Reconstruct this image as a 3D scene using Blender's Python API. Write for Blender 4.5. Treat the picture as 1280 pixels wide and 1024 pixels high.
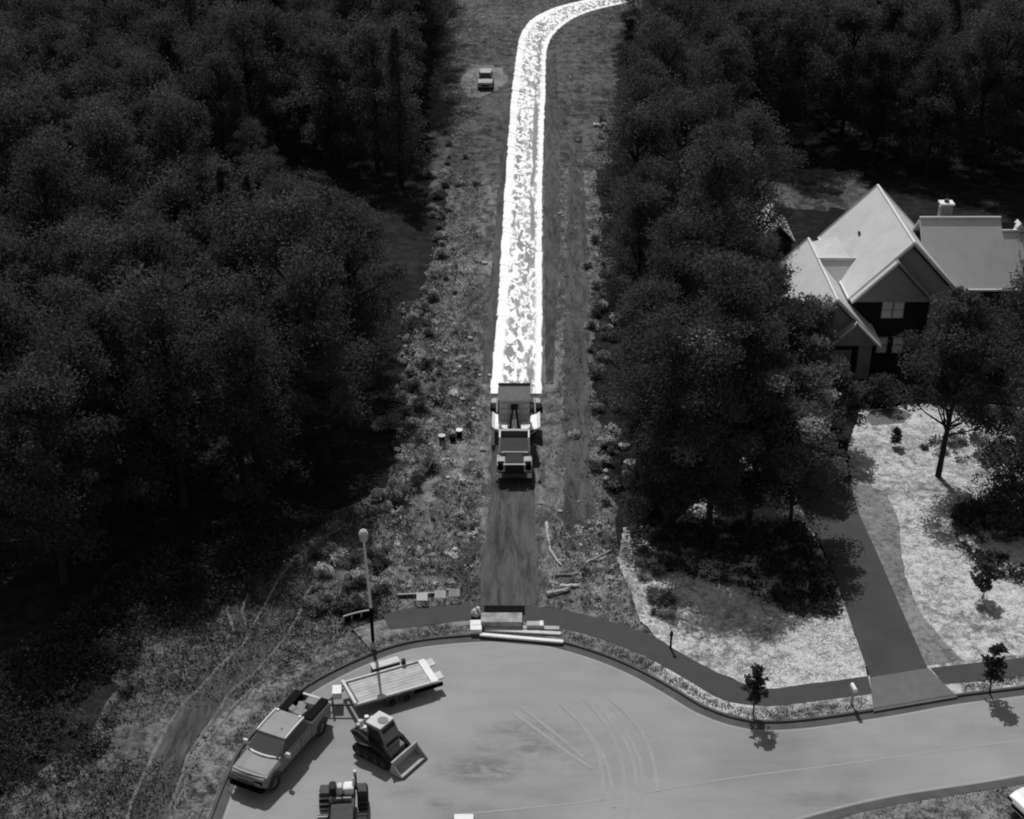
import bpy, bmesh, math, random
from mathutils import noise as mnoise
from mathutils import Vector, Matrix, Euler
random.seed(7)
R = math.radians
for o in list(bpy.data.objects): bpy.data.objects.remove(o)
SC = bpy.context.scene
COL = SC.collection

# ------------------------------------------------------------------ camera, sky, sun, exposure
CAM_H, PITCH, FPX = 52.0, 28.4, 1840.0
cd = bpy.data.cameras.new('camera'); cam = bpy.data.objects.new('camera', cd); COL.objects.link(cam)
cam.location = (0, 0, CAM_H); cam.rotation_euler = (R(90-PITCH), 0, 0)
cd.sensor_fit = 'HORIZONTAL'; cd.sensor_width = 36; cd.lens = 36*FPX/1280; cd.clip_start = 1; cd.clip_end = 6000
SC.camera = cam

SUN_EL, SUN_AZ = 53.0, -12.0        # azimuth measured from +Y towards +X (sun behind the scene, a little to the left)
w = bpy.data.worlds.new('World'); SC.world = w; w.use_nodes = True
nt = w.node_tree; nt.nodes.clear()
sky = nt.nodes.new('ShaderNodeTexSky'); sky.sky_type = 'NISHITA'; sky.sun_disc = False
sky.sun_elevation = R(SUN_EL); sky.sun_rotation = R(SUN_AZ)
bw = nt.nodes.new('ShaderNodeRGBToBW'); bg = nt.nodes.new('ShaderNodeBackground'); wo = nt.nodes.new('ShaderNodeOutputWorld')
bg.inputs['Strength'].default_value = 0.085
nt.links.new(sky.outputs[0], bw.inputs[0]); nt.links.new(bw.outputs[0], bg.inputs[0]); nt.links.new(bg.outputs[0], wo.inputs[0])
sd = bpy.data.lights.new('sun', 'SUN'); sd.energy = 3.3; sd.angle = R(0.5); sd.color = (1, 1, 1)
sun = bpy.data.objects.new('sun', sd); COL.objects.link(sun)
sv = Vector((math.sin(R(SUN_AZ))*math.cos(R(SUN_EL)), math.cos(R(SUN_AZ))*math.cos(R(SUN_EL)), math.sin(R(SUN_EL))))
sun.rotation_euler = (-sv).to_track_quat('-Z', 'Y').to_euler(); sun.location = sv*300
SC.view_settings.view_transform = 'Standard'; SC.view_settings.look = 'None'
SC.view_settings.exposure = 0.0; SC.view_settings.gamma = 1.0; SC.view_settings.use_curve_mapping = False
SC.render.engine = 'CYCLES'; SC.cycles.filter_width = 2.0      # the sensor is soft
SC.render.resolution_x = 1024; SC.render.resolution_y = 819

# ------------------------------------------------------------------ helpers
def P(px, py, z=0.0):
    """photo pixel (1280 wide) -> point on the level z"""
    a = R(PITCH); x = (px-640)/FPX; y = (py-512)/FPX
    d = Vector((x, math.cos(a)-y*math.sin(a), -math.sin(a)-y*math.cos(a)))
    t = (z-CAM_H)/d.z
    return Vector((d.x*t, d.y*t, z))
def proj(p):
    a = R(PITCH); dz = p[2]-CAM_H
    dep = p[1]*math.cos(a)-dz*math.sin(a); up = p[1]*math.sin(a)+dz*math.cos(a)
    return 640+FPX*p[0]/dep, 512-FPX*up/dep, dep
def inpoly(x, y, poly):
    c = False; n = len(poly); j = n-1
    for i in range(n):
        xi, yi = poly[i][0], poly[i][1]; xj, yj = poly[j][0], poly[j][1]
        if (yi > y) != (yj > y) and x < (xj-xi)*(y-yi)/(yj-yi)+xi: c = not c
        j = i
    return c
def spline(pts, step=0.8):
    out = []; n = len(pts)
    for i in range(n-1):
        p0 = pts[max(i-1, 0)]; p1 = pts[i]; p2 = pts[i+1]; p3 = pts[min(i+2, n-1)]
        k = max(1, int((p2-p1).length/step))
        for s in range(k):
            t = s/k
            out.append(0.5*((2*p1)+(p2-p0)*t+(2*p0-5*p1+4*p2-p3)*t*t+(3*p1-p0-3*p2+p3)*t**3))
    out.append(pts[-1].copy()); return out

class MB:
    def __init__(s): s.v = []; s.f = []; s.uv = None
    def add(s, vs, fs):
        b = len(s.v); s.v += [tuple(x) for x in vs]; s.f += [tuple(i+b for i in q) for q in fs]; return s
    def box(s, c, d, rz=0, ry=0, rx=0, tx=1, ty=1, sx=0):
        m = Matrix.Translation(c) @ Euler((rx, ry, rz)).to_matrix().to_4x4()
        hx, hy, hz = d[0]/2, d[1]/2, d[2]/2
        vs = [(-hx,-hy,-hz),(hx,-hy,-hz),(hx,hy,-hz),(-hx,hy,-hz),(-hx*tx+sx,-hy*ty,hz),(hx*tx+sx,-hy*ty,hz),(hx*tx+sx,hy*ty,hz),(-hx*tx+sx,hy*ty,hz)]
        return s.add([m @ Vector(v) for v in vs], [(0,3,2,1),(4,5,6,7),(0,1,5,4),(1,2,6,5),(2,3,7,6),(3,0,4,7)])
    def tube(s, pts, rs, n=8, cap=True):
        pts = [Vector(p) for p in pts]
        if not isinstance(rs, (list, tuple)): rs = [rs]*len(pts)
        b = len(s.v)
        for i, p in enumerate(pts):
            t = (pts[min(i+1, len(pts)-1)]-pts[max(i-1, 0)]).normalized()
            u = t.cross(Vector((0, 0, 1)))
            if u.length < 1e-3: u = Vector((1, 0, 0))
            u.normalize(); w_ = t.cross(u)
            for k in range(n):
                a = 2*math.pi*k/n; s.v.append(tuple(p+(u*math.cos(a)+w_*math.sin(a))*rs[i]))
        for i in range(len(pts)-1):
            for k in range(n):
                k2 = (k+1) % n; s.f.append((b+i*n+k, b+i*n+k2, b+(i+1)*n+k2, b+(i+1)*n+k))
        if cap:
            s.f.append(tuple(b+k for k in range(n))[::-1]); e = b+(len(pts)-1)*n; s.f.append(tuple(e+k for k in range(n)))
        return s
    def loft(s, rings, cap=True):
        n = len(rings[0]); b = len(s.v)
        for r in rings: s.v += [tuple(p) for p in r]
        for i in range(len(rings)-1):
            for k in range(n):
                k2 = (k+1) % n; s.f.append((b+i*n+k, b+i*n+k2, b+(i+1)*n+k2, b+(i+1)*n+k))
        if cap: s.f.append(tuple(range(b, b+n))[::-1]); e = b+(len(rings)-1)*n; s.f.append(tuple(range(e, e+n)))
        return s
    def prism(s, poly, a, b, axis='y'):
        """poly of (u,v); extruded along axis between a and b.  y: (u,t,v)  x: (t,u,v)  z: (u,v,t)"""
        f = {'y': lambda u, v, t: (u, t, v), 'x': lambda u, v, t: (t, u, v), 'z': lambda u, v, t: (u, v, t)}[axis]
        return s.loft([[f(u, v, a) for u, v in poly], [f(u, v, b) for u, v in poly]])
    def panel(s, quad, th):
        q = [Vector(p) for p in quad]; n = (q[1]-q[0]).cross(q[2]-q[0]).normalized()*th
        return s.loft([[p-n*0.3 for p in q], [p+n for p in q]])
    def build(s, name, mat, parent=None, bevel=0, smooth=False):
        me = bpy.data.meshes.new(name); me.from_pydata(s.v, [], s.f)
        bm = bmesh.new(); bm.from_mesh(me); bmesh.ops.recalc_face_normals(bm, faces=bm.faces); bm.to_mesh(me); bm.free()
        me.materials.append(mat)
        if smooth:
            for p in me.polygons: p.use_smooth = True
        o = bpy.data.objects.new(name, me); COL.objects.link(o); o.parent = parent
        if bevel:
            m = o.modifiers.new('bevel', 'BEVEL'); m.width = bevel; m.segments = 2; m.limit_method = 'ANGLE'; m.angle_limit = R(35)
        return o
def tag(o, label, cat, group=None):
    o['label'] = label; o['category'] = cat
    if group: o['group'] = group
    return o
def thing(name, label, cat, loc=(0, 0, 0), rz=0, group=None):
    o = bpy.data.objects.new(name, None); COL.objects.link(o); o.empty_display_size = 0.3
    o.location = loc; o.rotation_euler = (0, 0, rz); return tag(o, label, cat, group)
def kids(o): return [c for c in bpy.data.objects if c.parent == o]
def copy_tree(o, parent=None):
    c = o.copy(); COL.objects.link(c); c.parent = parent
    for ch in o.children: copy_tree(ch, c)
    return c
def structure(o): o['kind'] = 'structure'; return o

# ------------------------------------------------------------------ materials (all grey: the picture is a thermal one)
def lin(s):
    s /= 255.0
    return s/12.92 if s <= 0.04045 else ((s+0.055)/1.055)**2.4
def new_mat(name):
    m = bpy.data.materials.new(name); m.use_nodes = True; n = m.node_tree; n.nodes.clear()
    out = n.nodes.new('ShaderNodeOutputMaterial'); b = n.nodes.new('ShaderNodeBsdfPrincipled')
    b.inputs['Specular IOR Level'].default_value = 0.15; b.inputs['Roughness'].default_value = 0.75
    n.links.new(b.outputs[0], out.inputs[0]); return m, n, b
def N(n, t, **kw):
    x = n.nodes.new(t)
    for k, v in kw.items():
        if k in x.inputs: x.inputs[k].default_value = v
        else: setattr(x, k, v)
    return x
def coords(n, scale=(1, 1, 1)):
    tc = N(n, 'ShaderNodeTexCoord'); mp = N(n, 'ShaderNodeMapping'); mp.inputs['Scale'].default_value = scale
    n.links.new(tc.outputs['Object'], mp.inputs['Vector']); return mp.outputs[0]
def noise(n, vec, scale, detail=4, rough=0.55, dist=0):
    x = N(n, 'ShaderNodeTexNoise'); x.inputs['Scale'].default_value = scale; x.inputs['Detail'].default_value = detail
    x.inputs['Roughness'].default_value = rough; x.inputs['Distortion'].default_value = dist
    n.links.new(vec, x.inputs['Vector']); return x.outputs['Fac']
def mth(n, op, a, b=None, c=None, clamp=False):
    x = N(n, 'ShaderNodeMath'); x.operation = op; x.use_clamp = clamp
    for i, q in enumerate((a, b, c)):
        if q is None: continue
        if isinstance(q, (int, float)): x.inputs[i].default_value = q
        else: n.links.new(q, x.inputs[i])
    return x.outputs[0]
def ramp(n, fac, stops):
    x = N(n, 'ShaderNodeValToRGB'); e = x.color_ramp.elements
    while len(e) < len(stops): e.new(0.5)
    for k, (p, v) in enumerate(stops): e[k].position = p; e[k].color = (v, v, v, 1)
    n.links.new(fac, x.inputs[0]); return x.outputs[0]
def bump(n, b, h, strength, dist):
    x = N(n, 'ShaderNodeBump'); x.inputs['Strength'].default_value = strength; x.inputs['Distance'].default_value = dist
    n.links.new(h, x.inputs['Height']); n.links.new(x.outputs[0], b.inputs['Normal'])
def plain(name, v, rough=0.7, var=0.18, scale=3.0, metal=0, spec=0.15):
    m, n, b = new_mat(name); f = noise(n, coords(n), scale, 5)
    n.links.new(ramp(n, f, [(0.3, v*(1-var)), (0.7, min(1, v*(1+var)))]), b.inputs['Base Color'])
    b.inputs['Roughness'].default_value = rough; b.inputs['Metallic'].default_value = metal; b.inputs['Specular IOR Level'].default_value = spec
    return m
def mottled(name, dark, mid, light, scale=1.6, stretch=1.0, line=0.5, lump=0.25, lo=0.36, hi=0.66, bmp=0.6, zone=0.35, speck=0.0):
    """ground cover: patchy tone, small clods and thin pale wandering ridges"""
    m, n, b = new_mat(name); v = coords(n, (1, 1/stretch, 1))
    big = noise(n, v, scale*0.12, 4, 0.6); fine = noise(n, v, scale, 6, 0.62, 0.6); fine2 = noise(n, v, scale*2.7, 4, 0.6, 1.2)
    f = mth(n, 'ADD', mth(n, 'MULTIPLY', big, zone), mth(n, 'ADD', mth(n, 'MULTIPLY', fine, 0.75-zone*0.5), mth(n, 'MULTIPLY', fine2, lump+zone*-0.5+0.175)))
    base = ramp(n, f, [(lo, dark), ((lo+hi)/2, mid), (hi, light)])
    sk = mth(n, 'MULTIPLY', ramp(n, noise(n, v, scale*3.2, 2, 0.5, 0.8), [(0.58, 0), (0.64, 1)]), ramp(n, noise(n, coords(n, (1, 0.5, 1)), 0.22, 3, 0.6), [(0.42, 0), (0.6, speck)]))
    rid = mth(n, 'ABSOLUTE', mth(n, 'SUBTRACT', noise(n, v, scale*1.1, 3, 0.6, 1.5), 0.5))
    rl = mth(n, 'MULTIPLY', ramp(n, rid, [(0.0, 1), (0.035, 0)]), ramp(n, noise(n, v, scale*0.3, 3), [(0.5, 0), (0.62, line)]))
    rl = mth(n, 'MAXIMUM', rl, sk)
    mx = N(n, 'ShaderNodeMix', data_type='RGBA'); n.links.new(rl, mx.inputs[0]); n.links.new(base, mx.inputs[6]); mx.inputs[7].default_value = (light, light, light, 1)
    n.links.new(mx.outputs[2], b.inputs['Base Color']); b.inputs['Roughness'].default_value = 0.95; b.inputs['Specular IOR Level'].default_value = 0.05
    bump(n, b, mth(n, 'ADD', fine, mth(n, 'MULTIPLY', rl, 0.4)), bmp, 0.25)
    return m

M = {}
M['floor'] = mottled('forest_floor', lin(20), lin(30), lin(54), 0.9, line=0.5, hi=0.75)
M['dirt'] = mottled('dirt', lin(42), lin(70), lin(142), 1.2, 1.9, 1.0, speck=1.0, bmp=0.9, hi=0.72)
M['dirt_far'] = mottled('dirt_cool', lin(34), lin(52), lin(100), 0.9, 1.5, 0.7, speck=0.6)
M['scrub'] = mottled('scrub', lin(30), lin(64), lin(122), 1.2, 1.0, 1.0, bmp=0.9, speck=0.8, hi=0.7)
M['lawn'] = mottled('dry_lawn', lin(58), lin(138), lin(206), 1.6, 1.0, 0.7, bmp=1.0, speck=0.5, lo=0.38, hi=0.62)
M['verge_dull'] = mottled('verge_dull', lin(34), lin(76), lin(140), 1.9, 1.0, 0.7)
M['verge_rough'] = mottled('verge_rough', lin(26), lin(64), lin(140), 1.8, 1.0, 0.9, bmp=1.0)
M['verge_pale'] = mottled('verge_pale', lin(52), lin(112), lin(198), 1.9, 1.0, 0.7)
M['bed'] = mottled('bed_soil', lin(75), lin(100), lin(140), 2.2, 1.0, 0.3, bmp=0.4)
M['base'] = mottled('path_base', lin(46), lin(62), lin(92), 1.8, 6.0, 0.5, bmp=0.3, speck=0.4)

def road_mat():
    m, n, b = new_mat('road_asphalt'); v = coords(n)
    f = mth(n, 'ADD', mth(n, 'MULTIPLY', noise(n, v, 0.11, 4, 0.55, 0.5), 0.7), mth(n, 'MULTIPLY', noise(n, coords(n, (0.25, 1, 1)), 0.9, 5, 0.6, 0.4), 0.3))
    base = ramp(n, f, [(0.34, lin(132)), (0.5, lin(150)), (0.64, lin(160))])
    gr = noise(n, v, 9, 6, 0.8)
    mx = N(n, 'ShaderNodeMix', data_type='RGBA', blend_type='MULTIPLY'); mx.inputs[0].default_value = 1
    n.links.new(base, mx.inputs[6]); n.links.new(ramp(n, gr, [(0.3, 0.86), (0.7, 1.03)]), mx.inputs[7])
    # worn patches in the turning circle: soft ellipses broken up by noise
    tc = N(n, 'ShaderNodeTexCoord'); sep = N(n, 'ShaderNodeSeparateXYZ'); n.links.new(tc.outputs['Object'], sep.inputs[0]); tot = None
    for px, py, rx, ry, amt in ((600, 962, 2.8, 1.3, 0.9), (660, 935, 3.6, 1.0, 0.75), (650, 914, 3.0, 0.9, 0.6), (720, 940, 3.5, 2.5, 0.3), (548, 1006, 0.9, 0.6, 0.6), (1015, 998, 2.4, 0.7, 0.6), (505, 985, 1.5, 1.0, 0.35)):
        c = P(px, py); ex = mth(n, 'DIVIDE', mth(n, 'SUBTRACT', sep.outputs[0], c.x), rx); ey = mth(n, 'DIVIDE', mth(n, 'SUBTRACT', sep.outputs[1], c.y), ry)
        d2 = mth(n, 'ADD', mth(n, 'MULTIPLY', ex, ex), mth(n, 'MULTIPLY', ey, ey)); k = mth(n, 'MULTIPLY', mth(n, 'SUBTRACT', 1.0, d2, clamp=True), amt)
        tot = k if tot is None else mth(n, 'MAXIMUM', tot, k)
    br = ramp(n, noise(n, coords(n, (0.5, 1, 1)), 1.3, 6, 0.7, 1.5), [(0.38, 0.15), (0.6, 1)])
    m2 = N(n, 'ShaderNodeMix', data_type='RGBA'); n.links.new(mth(n, 'MULTIPLY', tot, br), m2.inputs[0]); n.links.new(mx.outputs[2], m2.inputs[6]); m2.inputs[7].default_value = (lin(100),)*3+(1,)
    mx = m2
    n.links.new(mx.outputs[2], b.inputs['Base Color']); b.inputs['Roughness'].default_value = 0.9; bump(n, b, gr, 0.15, 0.02); return m
M['road'] = road_mat()
M['seam'] = plain('road_seam', lin(156), 0.9, 0.06)
M['tyre_mark'] = plain('tyre_mark', lin(151), 0.9, 0.08, 1.0)
M['edge'] = plain('road_edge', lin(160), 0.9, 0.1)
M['kerb'] = plain('kerb_concrete', lin(84), 0.85, 0.16, 1.2)
M['slab'] = plain('sidewalk_concrete', lin(70), 0.85, 0.1, 0.8)
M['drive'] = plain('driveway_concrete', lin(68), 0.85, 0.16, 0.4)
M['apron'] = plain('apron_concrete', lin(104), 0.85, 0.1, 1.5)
M['bright'] = plain('bright', lin(228), 0.6, 0.08)
M['pale'] = plain('pale', lin(200), 0.7, 0.12, 2)
M['light'] = plain('light', lin(172), 0.7, 0.15, 2)
M['mid'] = plain('mid', lin(125), 0.6, 0.15)
M['grey'] = plain('grey', lin(100), 0.6, 0.15)
M['dim'] = plain('dim', lin(72), 0.7, 0.2)
M['dark'] = plain('dark', lin(45), 0.7, 0.2)
M['rubber'] = plain('rubber', lin(60), 0.9, 0.2, 6)
M['black'] = plain('cold_metal_and_shade', 0.0012, 0.5, 0.3, 5, spec=0.02)
M['paint'] = plain('car_paint', lin(128), 0.5, 0.1, 1.6, spec=0.2)
M['paintw'] = plain('white_paint', lin(222), 0.4, 0.06, 1.0, spec=0.3)
M['glass'] = plain('cool_glass', lin(88), 0.25, 0.06, 1.0, spec=0.3)
M['deck'] = plain('deck_boards', lin(178), 0.8, 0.22, 1.2)
M['roof'] = plain('roof_shingle', lin(196), 0.85, 0.07, 0.7)
M['trim'] = plain('roof_trim', lin(225), 0.7, 0.05)
M['brick'] = plain('cold_brick', lin(40), 0.9, 0.2, 3)
M['siding'] = plain('siding', lin(135), 0.85, 0.1, 2)
M['pane'] = plain('warm_pane', lin(225), 0.4, 0.1, 1)
M['bark'] = plain('bark', lin(45), 0.95, 0.3, 4)
M['stone'] = plain('stone', lin(170), 0.9, 0.25, 2)

def hot_mat():
    m, n, b = new_mat('hot_asphalt')
    uv = N(n, 'ShaderNodeUVMap'); uv.uv_map = 'UVMap'; sp = N(n, 'ShaderNodeSeparateXYZ'); n.links.new(uv.outputs[0], sp.inputs[0])
    a = noise(n, coords(n, (1, 0.34, 1)), 2.1, 3, 0.6, 0.7); c = noise(n, coords(n, (1, 0.1, 1)), 0.9, 3, 0.5, 0.3)
    e = mth(n, 'ADD', sp.outputs[0], mth(n, 'MULTIPLY', mth(n, 'SUBTRACT', noise(n, coords(n), 0.8, 4, 0.7), 0.5), 0.12))
    inside = ramp(n, mth(n, 'ABSOLUTE', mth(n, 'SUBTRACT', e, 0.54)), [(0.29, 1), (0.36, 0)])
    blot = ramp(n, a, [(0.495, 0), (0.525, 1)]); gate = ramp(n, c, [(0.4, 0.6), (0.55, 1)])
    lane = mth(n, 'MULTIPLY', ramp(n, mth(n, 'ABSOLUTE', mth(n, 'SUBTRACT', e, 0.76)), [(0.05, 1), (0.08, 0)]), ramp(n, c, [(0.5, 0), (0.54, 1)]))
    k = mth(n, 'MULTIPLY', mth(n, 'MAXIMUM', mth(n, 'MULTIPLY', blot, gate), lane), inside)
    n.links.new(ramp(n, k, [(0, 0.97), (0.5, 0.5), (1, 0.26)]), b.inputs['Base Color'])
    b.inputs['Roughness'].default_value = 0.8; b.inputs['Specular IOR Level'].default_value = 0.1
    bump(n, b, noise(n, coords(n), 14, 3), 0.1, 0.02)
    return m
M['hot'] = hot_mat(); M['hotfill'] = plain('hot_fill', 0.95, 0.8, 0.06, 6)

def leaf_mat(name, v, var=0.5, rnd=0.3):
    m, n, b = new_mat(name)
    f = noise(n, coords(n), 0.55, 3, 0.6); oi = N(n, 'ShaderNodeObjectInfo')
    at = N(n, 'ShaderNodeAttribute'); at.attribute_name = 'tone'
    k = mth(n, 'MULTIPLY', mth(n, 'ADD', mth(n, 'MULTIPLY', oi.outputs['Random'], 2*rnd), 1-rnd), mth(n, 'MULTIPLY', ramp(n, f, [(0.3, 1-var), (0.7, min(1.0, 1))]), at.outputs['Fac']))
    c = N(n, 'ShaderNodeCombineColor'); val = mth(n, 'MULTIPLY', k, v*1.6)
    for i in range(3): n.links.new(val, c.inputs[i])
    n.links.new(c.outputs[0], b.inputs['Base Color']); b.inputs['Roughness'].default_value = 0.9; b.inputs['Specular IOR Level'].default_value = 0.05
    tl = N(n, 'ShaderNodeBsdfTranslucent'); n.links.new(c.outputs[0], tl.inputs[0]); ms = N(n, 'ShaderNodeMixShader'); ms.inputs[0].default_value = 0.55
    out = [q for q in n.nodes if q.type == 'OUTPUT_MATERIAL'][0]
    n.links.new(b.outputs[0], ms.inputs[1]); n.links.new(tl.outputs[0], ms.inputs[2]); n.links.new(ms.outputs[0], out.inputs[0])
    return m
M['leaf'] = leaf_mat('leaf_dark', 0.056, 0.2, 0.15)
M['leaf2'] = leaf_mat('leaf_mid', 0.13, 0.6)
M['leaf3'] = leaf_mat('leaf_sapling', 0.06)
M['weed'] = leaf_mat('weed', 0.16, 0.6, 0.0)
M['shrub'] = leaf_mat('shrub_leaf', 0.24, 0.7, 0.7)
M['brush'] = leaf_mat('brush_leaf', 0.24, 0.7, 0.0)
M['grass'] = leaf_mat('grass_blade', 0.36, 0.4, 0.0)

# ------------------------------------------------------------------ large structure: ground sheets
def sheet(name, pts, mat, jit=0.0, step=0.7, thick=0.0, smooth=False):
    """closed outline of world points -> one sheet with a ragged border"""
    z = pts[0].z; loop = []
    src = spline(pts+[pts[0]], 1.0)[:-1] if smooth else pts
    for i, a in enumerate(src):
        b = src[(i+1) % len(src)]; k = max(1, int((b-a).length/step)) if jit else 1
        for s in range(k):
            q = a.lerp(b, s/k); j = jit*(0.4+0.6*random.random())
            loop.append((q.x+random.uniform(-j, j), q.y+random.uniform(-j, j), z))
    m = MB()
    if thick: m.loft([[(x, y, z-thick) for x, y, _ in loop], loop])
    else: m.add(loop, [tuple(range(len(loop)))])
    o = m.build(name, mat)
    me = o.data
    if not thick and me.polygons[0].normal.z < 0: me.flip_normals()
    return structure(o)
def sweep(name, path, prof, mat, uv=False):
    """profile of (offset to the left of travel, z) along a ground path"""
    m = MB(); n = len(prof); b = 0
    for i, p in enumerate(path):
        t = (path[min(i+1, len(path)-1)]-path[max(i-1, 0)]); t.z = 0; t.normalize(); l = Vector((-t.y, t.x, 0))
        for o_, z in prof: q = p+l*o_; m.v.append((q.x, q.y, z))
    for i in range(len(path)-1):
        for k in range(n-1): m.f.append((i*n+k, i*n+k+1, (i+1)*n+k+1, (i+1)*n+k))
    return structure(m.build(name, mat))
def offset_path(path, d):
    out = []
    for i, p in enumerate(path):
        t = (path[min(i+1, len(path)-1)]-path[max(i-1, 0)]); t.z = 0; t.normalize(); out.append(p+Vector((-t.y, t.x, 0))*d)
    return out
def PX(lst, z=0.0): return [P(x, y, z) for x, y in lst]

g = MB(); g.add([(-1500, -400, 0), (1500, -400, 0), (1500, 2600, 0), (-1500, 2600, 0)], [(0, 1, 2, 3)])
structure(g.build('ground', M['floor']))

ROAD_TOP = [(340,1250),(290,1180),(266,1110),(265,1060),(278,1022),(292,985),(313,940),(346,903),(392,864),(458,830),(514,811),(582,803),(630,802),(677,806),(731,820),(780,839),(827,864),(870,890),(909,905),(936,911),(975,912),(1030,907),(1116,894),(1194,880),(1280,869),(1420,850),(1700,812)]
ROAD_BOT = [(1700,880),(1400,945),(1260,974),(1116,997),(1006,1024),(900,1060),(800,1120),(720,1190),(560,1270),(420,1290)]
top = spline(PX(ROAD_TOP), 0.7); bot = spline(PX(ROAD_BOT), 0.9)
sheet('road', [Vector((p.x, p.y, 0.012)) for p in top+bot], M['road'])
sweep('kerb', top, [(-0.02, 0.02), (0.45, 0.04), (0.48, 0.15), (0.63, 0.15), (0.66, 0.0)], M['kerb'])
sweep('kerb', bot, [(-0.02, 0.02), (0.45, 0.04), (0.48, 0.15), (0.63, 0.15), (0.66, 0.0)], M['kerb'])
sweep('road_edge', offset_path(top, -0.14), [(-0.045, 0.017), (0.045, 0.017)], M['edge'])
sweep('road_edge', offset_path(bot, -0.14), [(-0.045, 0.017), (0.045, 0.017)], M['edge'])
sweep('road_seam', spline(PX([(575,1018),(640,1012),(760,999),(900,975),(1050,956),(1180,938),(1280,925),(1500,895)])), [(-0.045, 0.018), (0.045, 0.018)], M['seam'])
# tyre arcs on the turning circle
for zi, arc in enumerate(([(745,880),(772,910),(790,945),(797,985),(800,1030)], [(753,883),(781,913),(799,948),(806,988),(809,1030)], [(722,900),(745,935),(754,975),(753,1000)], [(640,890),(675,915),(715,945),(742,962)], [(650,884),(690,914),(730,948)], [(728,872),(757,905),(775,945),(782,990),(784,1030)], [(760,872),(795,905),(815,945),(822,990)], [(700,880),(735,915),(760,960),(768,1010)])):
    sweep('tyre_mark', spline(PX(arc)), [(-0.1, 0.0205+0.0012*zi), (0.1, 0.0205+0.0012*zi)], M['tyre_mark'])
def idx_near(path, px, py):
    q = P(px, py); return min(range(len(path)), key=lambda i: (path[i]-q).length)
i1 = idx_near(top, 470, 825); i2 = idx_near(top, 800, 850); i3 = idx_near(top, 1092, 898); i4 = idx_near(top, 1192, 880)
prof_v = [(0.62, 0.0), (0.64, 0.135), (5.0, 0.135), (5.2, 0.0)]
sweep('verge', top[:i1+1], [(0.62, 0.0), (0.64, 0.135), (1.5, 0.11), (3.0, 0.003)], M['verge_rough'])
sweep('verge', top[i1:i2+1], [(0.62, 0.0), (0.64, 0.135), (3.0, 0.135), (3.3, 0.0)], M['verge_dull'])
sweep('verge', top[i2:], [(0.62, 0.0), (0.64, 0.135), (3.2, 0.135), (3.4, 0.0)], M['verge_pale'])
sweep('verge', bot, [(0.62, 0.0), (0.64, 0.135), (14, 0.135), (14.2, 0.0)], M['verge_dull'])

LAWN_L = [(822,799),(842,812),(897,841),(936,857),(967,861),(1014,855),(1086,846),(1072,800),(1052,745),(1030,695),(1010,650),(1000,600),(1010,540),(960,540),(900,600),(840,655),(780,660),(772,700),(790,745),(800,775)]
LAWN_R = [(1165,836),(1280,822),(1400,806),(1560,790),(1560,560),(1400,520),(1230,505),(1150,505),(1075,512),(1060,560),(1066,610),(1090,640),(1118,690),(1130,740),(1150,800)]
CORR = [(478,769),(514,761),(582,757),(671,760),(707,764),(767,779),(822,800),(800,740),(775,700),(768,640),(752,560),(742,480),(742,420),(752,330),(748,250),(742,180),(738,120),(742,60),(770,30),(800,6),(800,-30),(640,-30),(590,10),(575,60),(560,110),(560,180),(560,262),(528,360),(512,440),(500,500),(505,560),(480,610),(400,650),(385,700),(400,740)]
SCRUB = [(478,769),(488,788),(470,812),(400,850),(346,893),(310,935),(286,978),(268,1024),(250,1080),(150,1120),(-120,1120),(-60,1030),(40,975),(110,930),(150,860),(165,790),(230,770),(300,735),(350,690),(400,640),(470,640),(500,600),(520,700),(500,760)]
sheet('scrub_clearing', PX(SCRUB, 0.006), M['scrub'], 1.2, 1.2)
def track(px, wid, mat, z):
    pa = spline(PX(px), 0.8); l = []; r_ = []
    for p_, q_ in zip(offset_path(pa, wid/2), offset_path(pa, -wid/2)): l.append(p_); r_.append(q_)
    sheet('dirt_track', [Vector((q.x, q.y, z)) for q in l+r_[::-1]], mat, 0.18, 0.7)
    for pth in (l, r_): sweep('track_ridge', [p_+Vector((random.gauss(0, 0.12), random.gauss(0, 0.12), 0)) for p_ in pth[::2]], [(-0.1, z-0.004), (0, z+0.07), (0.1, z-0.004)], M['bed'])
track([(438,668),(400,690),(372,722),(352,765),(318,815),(262,872),(222,930),(196,985),(180,1050)], 2.0, M['base'], 0.022)
track([(476,796),(430,812),(385,835),(330,868),(290,915),(262,960),(242,1010),(232,1060)], 1.5, M['base'], 0.026)
track([(300,742),(292,775),(312,792),(345,780)], 0.7, M['base'], 0.03)
sheet('dirt_clearing', PX(CORR, 0.010), M['dirt'], 0.45, 0.8)
sheet('dirt_clearing', PX([(540,240),(590,225),(640,215),(680,205),(760,215),(770,120),(770,60),(800,30),(830,6),(830,-30),(600,-30),(560,10),(545,60),(535,110)], 0.012), M['dirt_far'], 0.9, 0.8)
sheet('lawn', PX(LAWN_L, 0.12), M['lawn'], 0.10, 0.4, 0.13)
sheet('lawn', PX(LAWN_R, 0.12), M['lawn'], 0.10, 0.4, 0.13)
sheet('lawn', PX([(930,262),(1100,262),(1080,215),(920,205)], 0.02), M['dirt_far'], 0.9)
sheet('planting_bed', PX([(1158,836),(1205,826),(1178,800),(1150,765),(1132,720),(1126,690),(1124,652),(1108,615),(1060,600),(1072,640),(1090,680),(1110,725),(1132,780)], 0.128), M['bed'], 0.06, 0.4)
sheet('driveway', PX([(1088,848),(1070,797),(1052,745),(1032,692),(1012,655),(995,620),(1000,580),(1040,560),(1062,600),(1074,642),(1092,682),(1112,727),(1134,778),(1160,836)], 0.136), M['drive'], 0, thick=0.12, smooth=False)
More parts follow.
